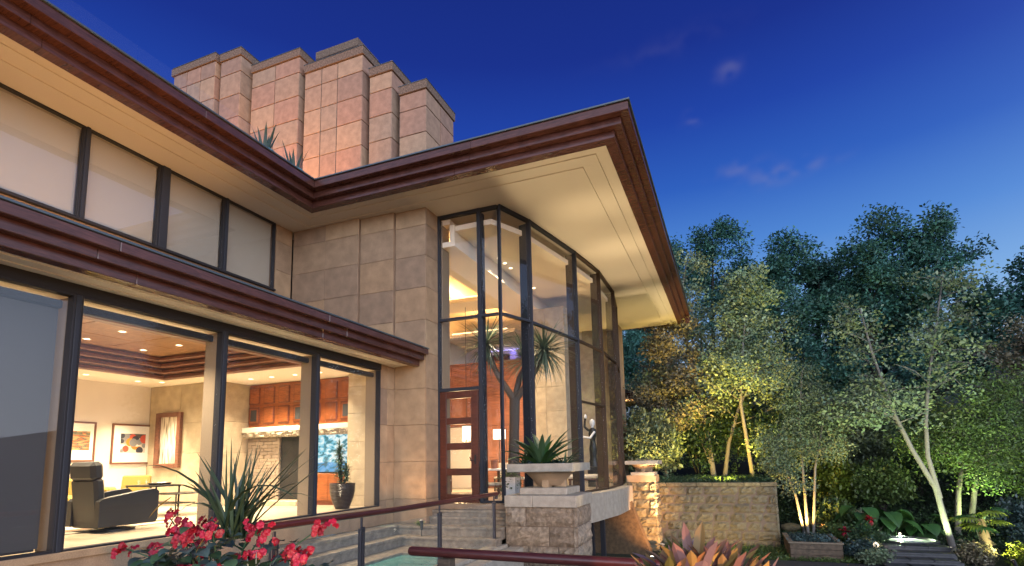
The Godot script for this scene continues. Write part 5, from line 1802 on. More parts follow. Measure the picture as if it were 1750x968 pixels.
func retaining_wall() -> void:
	var w := thing("retaining_wall", "long retaining wall of rough tan blocks below the leaning birch", "wall")
	sbox("core", Vector3(-5.0, -2.6, -24.0), Vector3(1.5, -0.12, -23.83), M.joint, w, 0.0)
	rocks(w, "wall_block", Vector3(-3.2, -2.6, -23.88), Vector3(1, 0, 0), Vector3(0, 1, 0), 4.77, 2.45, 0.35, 0.62, 0.15, M.block, 0.016, 0.12)
	rocks(w, "wall_block", Vector3(1.48, -2.6, -23.76), Vector3(0, 0, -1), Vector3(0, 1, 0), 3.0, 2.45, 0.35, 0.62, 0.09, M.block, 0.01, 0.12)
	for i in 8:
		sbox("wall_cap", Vector3(-3.2 + i * 0.6, -0.15, -24.1), Vector3(-3.2 + (i + 1) * 0.6 - 0.008, 0.0, -23.73), M.block[i % 3], w, 0.02)

func low_plants(c_ground: Mesh) -> void:
	# ground cover on the bed behind the wall and on the slope: nobody could count it
	var xf := []
	var tn := []
	for k in 900:
		var x := rng.randf_range(-6.0, 1.4)
		xf.append(Transform3D(rand_basis(rng.randf_range(0.5, 1.2)), Vector3(x, -0.02, rng.randf_range(-30.0, -24.1))))
		var v := rng.randf_range(0.5, 1.2)
		tn.append(Color(v, v, v))
	for k in 2600:
		var x := rng.randf_range(1.6, 15.0)
		var z := rng.randf_range(-36.0, -23.4)
		xf.append(Transform3D(rand_basis(rng.randf_range(0.6, 1.6)), Vector3(x, ground_y(x, z) + 0.06, z)))
		var v := rng.randf_range(0.4, 1.1)
		tn.append(Color(v * 1.1, v, v * 0.8))
	var o := scatter("ground_cover", self, c_ground, M.leaf_dark, xf, tn)
	tag(o, "low dark ground cover over the beds and the slope", "ground cover")
	xf = []
	tn = []
	for k in 1100:
		var x := rng.randf_range(-2.6, 3.6)
		xf.append(Transform3D(rand_basis(rng.randf_range(0.35, 0.8)), Vector3(x, -2.46, rng.randf_range(-23.6, -20.9))))
		var v := rng.randf_range(0.6, 1.4)
		tn.append(Color(v, v, v * 0.8))
	o = scatter("lawn_herbs", self, c_ground, M.leaf_mid, xf, tn)
	tag(o, "short green growth at the foot of the block wall", "ground cover")
	var small := [
		[Vector3(3.9, -2.5, -21.6), Vector3(0.75, 0.7, 0.5), "leaf_teal", "blue green agave like shrub in front of the planter box"],
		[Vector3(4.3, -2.5, -22.9), Vector3(0.8, 1.1, 0.6), "leaf_dark", "dark leafy shrub between the planter box and the slate steps"],
		[Vector3(3.5, -2.5, -23.9), Vector3(0.7, 1.0, 0.5), "leaf_mid", "green shrub behind the planter box"],
		[Vector3(4.1, -2.5, -21.0), Vector3(0.5, 0.45, 0.4), "leaf_birch", "pale green cushion plant left of the slate steps"],
		[Vector3(6.9, -2.5, -21.7), Vector3(0.6, 0.65, 0.45), "leaf_dry", "ochre shrub right of the slate steps"],
		[Vector3(8.3, -2.5, -21.6), Vector3(0.7, 0.7, 0.5), "leaf_lime", "lime green shrub at the lower right corner"],
		[Vector3(9.0, -2.5, -22.9), Vector3(0.9, 1.2, 0.6), "leaf_teal", "blue green shrub at the right border"]]
	for s in small:
		shrub("low_shrub", s[3], s[0], s[1], 130, c_ground, M[s[2]], Vector2(0.6, 1.3))
	# flowers in the low beds
	for f in [[Vector3(4.55, -1.35, -23.6), M.petal, "scarlet canna bloom above the dark shrub"], [Vector3(3.65, -1.75, -23.2), M.petal_hot, "crimson flower cluster behind the planter box corner"]]:
		var t := thing("garden_flower", f[2], "flower", f[0])
		var g := G.new()
		g.tube([Vector3(0, -1.1, 0), Vector3(0.02, -0.5, 0), Vector3(0, 0, 0)], [0.015, 0.012, 0.01], 5)
		gput("stem", g, M.leaf_dark, t)
		g = G.new()
		for k in 26:
			var d := Vector3(rng.randfn(), rng.randfn() + 0.5, rng.randfn()).normalized()
			g.tint = Color(1, 1, 1) * rng.randf_range(0.6, 1.3)
			g.blade(d * 0.03, d, Vector3(0, 1, 0.02), rng.randf_range(0.12, 0.22), 0.09, 0.6, 3, 0.2, 2)
		gput("bloom", g, f[1], t)
	for b in [[Vector3(3.3, -1.9, -27.2), 0.55, "pale boulder lit beside the fan shaped birch"], [Vector3(4.6, -1.7, -27.8), 0.7, "tan boulder on the lit slope below the yellow bush"], [Vector3(8.6, -2.4, -22.2), 0.4, "pale boulder at the lower right beside the palm"], [Vector3(2.2, -2.1, -27.0), 0.4, "small boulder behind the fan shaped birch"]]:
		var g := G.new()
		var pr := []
		for k in 7:
			var an := PI * k / 6.0
			pr.append(Vector2(sin(an) * b[1] * (0.9 + 0.15 * sin(k * 2.1)), -cos(an) * b[1] * 0.62))
		g.lathe(pr, 9)
		tag(put("boulder", g.mesh(), M.block[0], null, Transform3D(Basis(Vector3(0.2, 0.9, 0.1).normalized(), rng.randf() * TAU).scaled(Vector3(1.1, 0.9, 0.8)), b[0])), b[2], "boulder")

func planter_box(c_ground: Mesh) -> void:
	var t := thing("planter_box", "long timber planter box with pale rim filled with low plants", "planter", Vector3(1.65, -2.5, -21.3))
	for k in 3:
		sbox("plank", Vector3(0.02, k * 0.185, -0.07), Vector3(1.58, k * 0.185 + 0.178, 0.0), M.boxwood, t, 0.008)
		sbox("plank", Vector3(0.0, k * 0.185, -2.35), Vector3(0.07, k * 0.185 + 0.178, -0.07), M.boxwood, t, 0.008)
		sbox("plank", Vector3(1.53, k * 0.185, -2.35), Vector3(1.6, k * 0.185 + 0.178, -0.07), M.boxwood, t, 0.008)
		sbox("plank", Vector3(0.02, k * 0.185, -2.42), Vector3(1.58, k * 0.185 + 0.178, -2.35), M.boxwood, t, 0.008)
	sbox("rim", Vector3(-0.03, 0.555, -0.15), Vector3(1.63, 0.60, 0.03), M.reveal, t, 0.008)
	sbox("rim", Vector3(-0.03, 0.557, -2.45), Vector3(0.13, 0.598, -0.15), M.reveal, t, 0.008)
	sbox("rim", Vector3(1.47, 0.557, -2.45), Vector3(1.63, 0.598, -0.15), M.reveal, t, 0.008)
	sbox("soil", Vector3(0.07, 0.0, -2.35), Vector3(1.53, 0.5, -0.07), M.soil, t, 0.0)
	var xf := []
	var tn := []
	for k in 130:
		xf.append(Transform3D(rand_basis(rng.randf_range(0.5, 1.0)), Vector3(1.65 + rng.randf_range(0.2, 1.45), -1.95, -21.3 - rng.randf_range(0.2, 2.2))))
		tn.append(Color(1, 1, 1) * rng.randf_range(0.6, 1.3))
	var o := scatter("box_plants", self, c_ground, M.leaf_teal, xf, tn)
	tag(o, "low dark plants filling the timber planter box", "ground cover")

func big_leaves() -> void:
	var spots := [[Vector3(5.3, -2.5, -24.8), "large leaved elephant ear plant left of the lit birch foot"], [Vector3(6.4, -2.5, -25.1), "large leaved elephant ear plant directly behind the lit birch foot"], [Vector3(4.7, -2.5, -25.6), "dark elephant ear plant at the left end of the big leaves"]]
	for s in spots:
		var t := thing("elephant_ear", s[1], "plant", s[0], 0.0)
		for k in 13:
			var an := TAU * k / 13.0 + rng.randf() * 0.4
			var h := rng.randf_range(0.45, 1.5)
			var out := Vector3(cos(an), 0, sin(an))
			var top := out * rng.randf_range(0.25, 0.6) + Vector3(0, h, 0)
			var leaf := node("leaf", t)
			var g := G.new()
			g.tube([out * 0.05, top * 0.5 + Vector3(0, 0.15, 0), top], [0.018, 0.014, 0.01], 5)
			gput("stalk", g, M.leaf_big, leaf)
			g = G.new()
			g.tint = Color(1, 1, 1) * rng.randf_range(0.6, 1.4)
			g.blade(top - out * 0.18, (out + Vector3(0, -0.25, 0)).normalized(), Vector3(0, 1, 0), rng.randf_range(0.6, 0.95), rng.randf_range(0.45, 0.65), 0.9, 6, 0.18, 1)
			gput("blade", g, M.leaf_big, leaf)

func fan_palm() -> void:
	var t := thing("fan_palm", "small fan palm with a shaggy trunk right of the slate steps", "palm", Vector3(7.32, -2.5, -22.0))
	var g := G.new()
	g.tube([Vector3(0, 0, 0), Vector3(0.02, 0.5, 0), Vector3(-0.05, 1.0, 0), Vector3(-0.07, 1.4, 0)], [0.16, 0.14, 0.15, 0.1], 10)
	for k in 46:
		var an := rng.randf() * TAU
		var y := rng.randf_range(0.05, 1.3)
		var d := Vector3(cos(an), -0.9, sin(an)).normalized()
		g.blade(Vector3(cos(an) * 0.13, y + 0.1, sin(an) * 0.13), d, Vector3(cos(an), 0.3, sin(an)), 0.17, 0.07, -0.4, 2, 0.2)
	gput("trunk", g, M.trunk, t)
	for k in 12:
		var an := TAU * k / 12.0 + 0.2
		var out := Vector3(cos(an), 0, sin(an))
		var c := Vector3(-0.07, 1.4, 0) + out * rng.randf_range(0.3, 0.5) + Vector3(0, rng.randf_range(-0.25, 0.4), 0)
		g = G.new()
		g.tint = Color(1, 1, 1) * rng.randf_range(0.8, 1.3)
		g.tube([Vector3(-0.07, 1.38, 0), c], [0.016, 0.01], 5)
		var n := 15
		for i in n:
			var f := (float(i) / (n - 1) - 0.5) * 3.4
			var d := (out.rotated(Vector3(0, 1, 0), f) + Vector3(0, -0.12, 0)).normalized()
			g.blade(c, d, Vector3(0, 1, 0), 0.5 * (1.0 - 0.2 * absf(f) / 1.7), 0.075, 0.8, 3, 0.3)
		gput("frond", g, M.leaf_lime if k % 3 else M.leaf_big, t)

func fountain_and_steps() -> void:
	var st := thing("slate_steps", "dark slate garden steps leading up to the glowing basin", "steps")
	for k in 4:
		var y := -2.02 - k * 0.12
		var z := -22.0 + k * 0.6
		for i in 3:
			sbox("tread", Vector3(4.55 - k * 0.12 + i * 0.62, y - 0.06, z - 0.62), Vector3(4.55 - k * 0.12 + (i + 1) * 0.62 - 0.008 + k * 0.04, y, z), M.slate, st, 0.012)
		sbox("riser", Vector3(4.58 - k * 0.12, y - 0.5, z - 0.6), Vector3(6.38 - k * 0.02, y - 0.06, z - 0.03), M.slate, st, 0.0)
	var f := thing("fountain_basin", "round stone basin with bright bubbling water at the top of the steps", "fountain", Vector3(5.62, -2.3, -23.5))
	var g := G.new()
	g.lathe([Vector2(0.0, 0.0), Vector2(0.86, 0.0), Vector2(0.9, 0.28), Vector2(0.88, 0.31), Vector2(0.78, 0.31), Vector2(0.76, 0.22), Vector2(0.0, 0.22)], 28)
	gput("basin", g, M.slate, f)
	g = G.new()
	var rings := 10
	var segs := 28
	var nz := FastNoiseLite.new()
	nz.frequency = 1.6
	for r in rings:
		for s in segs:
			var P := []
			for q in [[r, s], [r + 1, s], [r + 1, s + 1], [r, s + 1]]:
				var rr: float = 0.77 * q[0] / rings
				var an: float = TAU * q[1] / segs
				var x: float = cos(an) * rr
				var z: float = sin(an) * rr
				P.append(Vector3(x, 0.25 + 0.07 * nz.get_noise_2d(x * 4.0, z * 4.0) * (1.0 - rr), z))
			var nn: Vector3 = (P[2] - P[0]).cross(P[1] - P[0]).normalized()
			if nn.y < 0:
				nn = -nn
			g.quad_s(P, [nn, nn, nn, nn], [Vector2(), Vector2(), Vector2(), Vector2()])
	gput("water", g, mat(Color(0.62, 0.68, 0.62), 0.2), f)

func far_eave() -> void:
	var t := thing("garden_pavilion", "low pavilion with a lit eave half hidden behind the bay", "building", Vector3(-8.4, 0, -35.0))
	sbox("wall", Vector3(-2.0, -0.5, -2.0), Vector3(1.9, 4.6, 1.0), M.stone[1], t)
	sbox("soffit", Vector3(-2.4, 4.55, -2.4), Vector3(3.1, 4.62, 2.0), M.soffit, t, 0.0)
	sbox("fascia", Vector3(-2.5, 4.62, -2.5), Vector3(3.2, 4.95, 2.1), M.fascia, t)
	var g := G.new()
	g.prism(PackedVector2Array([Vector2(-2.6, 4.95), Vector2(3.3, 4.95), Vector2(0.4, 6.2)]), Vector3(0, 0, -2.6), Vector3(1, 0, 0), Vector3(0, 1, 0), Vector3(0, 0, 4.8))
	gput("roof", g, M.roof, t)

# ------------------------------------------------------------------ plants close to the camera
func make_foreground() -> void:
	# bowl with begonias and a spiky cordyline
	var t := thing("flower_bowl", "wide stone bowl that holds the red begonias", "planter", Vector3(-3.45, -0.6, -3.05))
	var g := G.new()
	g.lathe([Vector2(0.0, 0.0), Vector2(0.3, 0.0), Vector2(0.36, 0.25), Vector2(0.58, 0.72), Vector2(0.62, 0.8), Vector2(0.56, 0.8), Vector2(0.5, 0.68), Vector2(0.0, 0.66)], 30)
	gput("bowl", g, M.stone[1], t)
	g = G.new()
	g.lathe([Vector2(0.0, 0.70), Vector2(0.52, 0.69)], 20)
	gput("soil", g, M.soil, t)
	begonia()
	cordyline()
	bromeliads()
	roof_plants()
	urn_plants()

func begonia() -> void:
	var o := Vector3(-3.5, 0.1, -3.05)
	var t := thing("begonia", "red flowering begonia spilling from the bowl at the lower left", "flowering plant", o)
	var fl := [Vector2(-4.17, 0.69), Vector2(-4.35, 0.49), Vector2(-3.82, 0.65), Vector2(-3.67, 0.58), Vector2(-3.97, 0.47), Vector2(-3.73, 0.36), Vector2(-3.62, 0.37), Vector2(-3.35, 0.66), Vector2(-3.18, 0.66), Vector2(-3.1, 0.6), Vector2(-2.82, 0.63), Vector2(-3.06, 0.5), Vector2(-2.86, 0.48), Vector2(-2.73, 0.51), Vector2(-3.32, 0.39), Vector2(-3.22, 0.39), Vector2(-4.39, 0.43), Vector2(-3.53, 0.36), Vector2(-3.9, 0.6), Vector2(-4.05, 0.36), Vector2(-3.72, 0.66), Vector2(-2.95, 0.42), Vector2(-3.42, 0.36), Vector2(-3.84, 0.33)]
	var stems := G.new()
	for f in fl:
		var dz := rng.randf_range(-0.22, 0.28)
		var c := Vector3(f.x, f.y - 0.035, -3.05 + dz) - o
		c.x *= 1.0 - dz * 0.1
		var root := Vector3(clampf(c.x * 0.4, -0.4, 0.4), 0.05, dz * 0.4)
		stems.tube([root, (root + c) * 0.5 + Vector3(0, 0.08, 0), c], [0.008, 0.006, 0.005], 5)
		for k in 12:
			var g := G.new()
			var b := c + Vector3(rng.randfn(), rng.randfn() * 0.7, rng.randfn()) * 0.036
			var ax := (Vector3(rng.randfn() * 0.5, 0.5, 0.9) + (b - c) * 9.0).normalized()
			var sd := ax.cross(Vector3(0.3, 1, 0.1)).normalized()
			g.tint = Color(1, 1, 1) * rng.randf_range(0.6, 1.35)
			for p in 5:
				var d := sd.rotated(ax, TAU * p / 5.0 + rng.randf() * 0.4)
				g.blade(b, (d + ax * 0.45).normalized(), ax, rng.randf_range(0.024, 0.038), 0.032, 1.1, 3, 0.2, 2)
			gput("flower", g, M.petal if rng.randf() < 0.6 else M.petal_hot, t)
	gput("stems", stems, M.leaf_dark, t)
	for k in 230:
		var c := Vector3(rng.randf_range(-0.75, 0.72), 0, rng.randf_range(-0.35, 0.4))
		c.y = 0.12 + 0.42 * (1.0 - absf(c.x) / 0.85) * rng.randf_range(0.3, 1.05)
		var d := Vector3(rng.randfn() + c.x, rng.randf_range(-0.3, 0.5), rng.randfn() + 0.6).normalized()
		var g := G.new()
		g.tint = Color(1, 1, 1) * rng.randf_range(0.5, 1.6)
		g.blade(c, d, Vector3(0, 1, 0.3).normalized(), rng.randf_range(0.09, 0.15), rng.randf_range(0.08, 0.12), 0.8, 4, 0.15, 1)
		gput("leaf", g, M.leaf_teal if k % 3 else M.leaf_dark, t)
	var sv := thing("silver_plant", "feathery silver green plant at the right edge of the bowl", "plant", Vector3(-2.95, 0.14, -2.85))
	var sg := G.new()
	for k in 240:
		var d := Vector3(rng.randfn(), rng.randfn() * 0.5 + 0.55, rng.randfn() * 0.7).normalized()
		sg.tint = Color(1, 1, 1) * rng.randf_range(0.6, 1.2)
		sg.blade(d * rng.randf_range(0.03, 0.24) + Vector3(rng.randf_range(-0.15, 0.15), 0.04, 0), d, Vector3(0.1, 1, 0.2), rng.randf_range(0.05, 0.09), 0.014, 0.5, 2, 0.1)
	stuff(gput("foliage", sg, M.leaf_silver, sv))
	var dry := thing("dry_leaves", "three long yellowed leaves hanging among the begonias", "leaves", Vector3(-3.4, 0.62, -2.9))
	for q in [[Vector3(0.06, 0.06, 0.05), Vector3(-0.62, -0.75, 0.2), 0.30], [Vector3(0.05, -0.1, 0.06), Vector3(-0.8, -0.45, 0.2), 0.2], [Vector3(-0.35, 0.22, 0.1), Vector3(-0.85, -0.5, 0.1), 0.26]]:
		var g := G.new()
		g.blade(q[0], (q[1] as Vector3).normalized(), Vector3(0, 1, 0.4).normalized(), q[2], 0.045, 0.3, 4, 0.2)
		gput("leaf", g, M.leaf_yellow, dry)

func cordyline() -> void:
	var o := Vector3(-3.45, 0.55, -3.05)
	var t := thing("spiky_plant", "tall spiky grass like plant with arching blades above the red flowers", "plant", o)
	var tips := [[-3.93, 1.12, 0.15], [-3.78, 1.16, 0.1], [-3.66, 1.2, 0.05], [-3.5, 1.26, 0.03], [-3.42, 1.22, 0.02], [-3.34, 1.26, 0.02], [-3.31, 1.2, 0.05], [-3.22, 1.26, 0.06], [-3.18, 1.16, 0.1], [-3.0, 1.2, 0.1], [-2.9, 1.12, 0.2], [-2.8, 1.16, 0.15], [-2.7, 1.1, 0.2], [-4.02, 0.98, 0.5], [-4.4, 0.92, 1.5], [-4.1, 0.6, 1.5], [-2.62, 0.74, 1.4], [-2.85, 0.95, 0.5], [-3.1, 1.1, 0.1], [-3.58, 1.05, 0.1], [-3.38, 1.12, 0.05], [-3.28, 1.08, 0.05], [-3.24, 1.0, 0.05], [-3.46, 1.0, 0.1], [-2.95, 1.0, 0.35], [-2.7, 0.88, 0.9], [-3.86, 0.9, 0.8], [-4.22, 0.8, 1.3], [-2.6, 0.66, 1.9], [-3.05, 0.98, 0.3], [-3.36, 1.2, 0.0], [-3.26, 1.18, 0.0], [-3.4, 0.95, 0.1], [-3.7, 0.95, 0.3], [-3.3, 1.12, 0.05], [-3.27, 1.24, 0.02], [-3.21, 1.1, 0.05], [-3.35, 1.04, 0.05], [-3.16, 1.06, 0.15], [-3.12, 1.2, 0.1], [-3.6, 1.12, 0.1], [-3.48, 1.14, 0.05]]
	for p in tips:
		var e := Vector3(p[0], p[1], -3.05 + rng.randf_range(-0.3, 0.2)) - o
		var bend: float = p[2]
		var base := Vector3(rng.randf_range(-0.07, 0.14), -0.02, rng.randf_range(-0.05, 0.05))
		var d := (e - base)
		var l := d.length() * (1.0 + bend * 0.12)
		var up := Vector3(0.02, 0.1, 1.0).normalized() if absf(d.x) < 0.2 else Vector3(0, 1, 0.25).normalized()
		var ax := d.cross(up).normalized()
		var start := d.normalized().rotated(ax, bend * 0.5)
		var g := G.new()
		g.tint = Color(1, 1, 1) * rng.randf_range(0.6, 1.5)
		g.blade(base, start, up, l, rng.randf_range(0.026, 0.042), bend, 7, 0.3)
		gput("leaf", g, M.leaf_blade, t)

func bromeliads() -> void:
	var tr := thing("bromeliad_trough", "stone trough that holds the orange bromeliads", "planter", Vector3(-0.14, -0.6, -2.6))
	sbox("trough", Vector3(-0.45, 0.0, -0.22), Vector3(0.55, 0.92, 0.22), M.stone[1], tr, 0.015)
	sbox("soil", Vector3(-0.4, 0.9, -0.18), Vector3(0.5, 0.935, 0.18), M.soil, tr, 0.0)
	var spots := [[Vector3(-0.19, 0.40, -2.6), 0.34, "tallest bromeliad with upright orange and pink leaves, at the left"], [Vector3(-0.07, 0.38, -2.66), 0.31, "middle bromeliad with pink and orange leaves"], [Vector3(0.05, 0.36, -2.58), 0.27, "right bromeliad with flat spreading orange leaves"], [Vector3(-0.29, 0.36, -2.55), 0.29, "low bromeliad with lilac tipped leaves over the handrail"]]
	var cols := [Color(0.42, 0.20, 0.11), Color(0.44, 0.21, 0.16), Color(0.44, 0.26, 0.11), Color(0.20, 0.18, 0.05), Color(0.44, 0.23, 0.20), Color(0.42, 0.28, 0.30), Color(0.48, 0.30, 0.10), Color(0.44, 0.20, 0.08), Color(0.10, 0.11, 0.06)]
	for s in spots:
		var t := thing("bromeliad", s[2], "plant", s[0])
		var n := 26
		for k in n:
			var an := TAU * k * 0.381966 + rng.randf() * 0.3
			var lift := lerpf(4.5, 0.9, float(k) / n)
			var d := Vector3(cos(an), lift, sin(an)).normalized()
			var g := G.new()
			var c: Color = cols[rng.randi() % cols.size()]
			g.tint = c * rng.randf_range(0.5, 0.95)
			g.blade(Vector3(cos(an), 0, sin(an)) * 0.015, d, Vector3(0, 1, 0), s[1] * rng.randf_range(0.8, 1.1), rng.randf_range(0.042, 0.06), rng.randf_range(0.15, 0.6), 7, 0.25, 3)
			gput("leaf", g, M.brom, t)

func roof_plants() -> void:
	for q in [[Vector3(-10.45, 8.42, -9.75), 9, "spiky snake plant in a teal pot behind the roof glass"], [Vector3(-10.45, 8.42, -10.75), 7, "added spiky plant standing in for a reflection nearer the roof corner"]]:  # the second plant stands in for a ghost reflection
		var t := thing("roof_plant", q[2], "potted plant", q[0])
		var g := G.new()
		g.lathe([Vector2(0.0, 0.0), Vector2(0.2, 0.0), Vector2(0.26, 0.5), Vector2(0.24, 0.5), Vector2(0.22, 0.44), Vector2(0.0, 0.44)], 18)
		gput("pot", g, mat(Color(0.04, 0.26, 0.28), 0.4), t)
		for k in q[1]:
			var an: float = TAU * k / float(q[1])
			g = G.new()
			g.tint = Color(1, 1, 1) * rng.randf_range(0.8, 1.5)
			g.blade(Vector3(cos(an) * 0.1, 0.42, sin(an) * 0.1), Vector3(cos(an) * 0.3, 1, sin(an) * 0.3).normalized(), Vector3(-cos(an), 0.2, -sin(an)), rng.randf_range(0.5, 0.95), 0.1, 0.1, 5, 0.2)
			gput("leaf", g, M.leaf_blade, t)

func urn_plants() -> void:
	var o := Vector3(-4.2, 0.9, -12.75)
	var t := thing("planter_plant", "leafy dark green plant with broad upright blades in the planter by the door", "plant", o)
	for k in 30:
		var an := TAU * k * 0.382
		var lift := lerpf(2.4, 0.25, float(k) / 30.0)
		var d := Vector3(cos(an), lift, sin(an) * 0.8).normalized()
		var g := G.new()
		g.tint = Color(1, 1, 1) * rng.randf_range(0.6, 1.5)
		g.blade(Vector3(cos(an) * 0.1, 0.0, sin(an) * 0.1) + Vector3(-0.1, 0, 0), d, Vector3(0, 1, 0), rng.randf_range(0.8, 1.3), rng.randf_range(0.15, 0.23), rng.randf_range(0.5, 1.1), 6, 0.25, 0)
		gput("leaf", g, M.leaf_big if k % 3 == 0 else M.leaf_dark, t)
	for s in [[-0.5, 13], [0.5, 14]]:
		for k in s[1]:
			var g := G.new()
			var an := rng.randf() * TAU
			g.tint = Color(1, 1, 1) * rng.randf_range(0.6, 1.5)
			g.blade(Vector3(s[0], 0, rng.randf_range(-0.2, 0.3)), Vector3(cos(an), rng.randf_range(0.4, 2.2), sin(an)).normalized(), Vector3(0, 1, 0.01), rng.randf_range(0.4, 0.65), 0.06, 0.8, 5, 0.25)
			gput("leaf", g, M.leaf_dark, t)
	var lg := G.new()
	for k in 200:
		var d := Vector3(rng.randfn(), rng.randfn() * 0.4 + 0.5, rng.randfn()).normalized()
		lg.tint = Color(1, 1, 1) * rng.randf_range(0.6, 1.4)
		lg.blade(Vector3(rng.randf_range(-0.58, 0.58), 0.02, rng.randf_range(-0.5, 0.5)), d, Vector3(0.01, 1, 0.02), rng.randf_range(0.12, 0.2), 0.08, 0.5, 3, 0.2, 1)
	stuff(gput("foliage", lg, M.leaf_teal, t))
	var s2 := thing("planter_plant", "low brownish sedum filling the planter on the orange lit pillar", "plant", Vector3(-3.28, 0.9, -22.45))
	lg = G.new()
	for k in 260:
		var d := Vector3(rng.randfn(), rng.randfn() * 0.4 + 0.6, rng.randfn()).normalized()
		lg.tint = Color(1, 1, 1) * rng.randf_range(0.5, 1.3)
		lg.blade(Vector3(rng.randf_range(-0.48, 0.48), -0.02, rng.randf_range(-0.45, 0.45)), d, Vector3(0.01, 1, 0.02), rng.randf_range(0.15, 0.3), 0.05, 0.5, 3, 0.2)
	stuff(gput("foliage", lg, M.leaf_dry, s2))

# ------------------------------------------------------------------ lamps: a glowing fitting and a light of its size each
func downlight(at: Vector3, e: float, label: String, angle := 52.0) -> void:
	var t := thing("ceiling_downlight", label, "ceiling light", at, 0.0, "recessed ceiling downlights")
	var g := G.new()
	g.lathe([Vector2(0.055, 0.0), Vector2(0.085, -0.004), Vector2(0.085, 0.0)], 18)
	gput("trim_ring", g, M.white, t)
	g = G.new()
	g.lathe([Vector2(0.0, -0.002), Vector2(0.055, -0.002)], 16)
	gput("lamp_lens", g, M.lens, t)
	spot(t, Vector3(0, -0.02, 0), Vector3(0, -1, 0), Color(1.0, 0.91, 0.76), e * 5.2, angle, 0.05, 0.8)

func floodlight(called: String, label: String, at: Vector3, aim: Vector3, c: Color, e: float, angle: float, size := 0.1, soft := 0.7) -> void:
	# a small bullet fitting on a stake, its lens facing aim
	var t := thing(called, label, "garden light", at)
	var d := aim.normalized()
	var g := G.new()
	g.tube([-d * 0.16, -d * 0.14, d * 0.02, d * 0.05], [0.03, size * 0.7, size * 0.8, size * 0.85], 14)
	gput("housing", g, M.iron, t)
	g = G.new()
	g.tube([Vector3(0, -0.3, 0), -d * 0.1], [0.012, 0.012], 6)
	gput("stake", g, M.iron, t)
	g = G.new()
	g.tube([d * 0.051, d * 0.056], [size * 0.75, size * 0.75], 14)
	gput("lens", g, M.lens_soft, t)
	spot(t, d * 0.09, d, c, e, angle, size * 0.75, soft)

const WARM := Color(1.0, 0.74, 0.46)
const EAVE := Color(1.0, 0.88, 0.68)
const AMBER := Color(1.0, 0.68, 0.40)

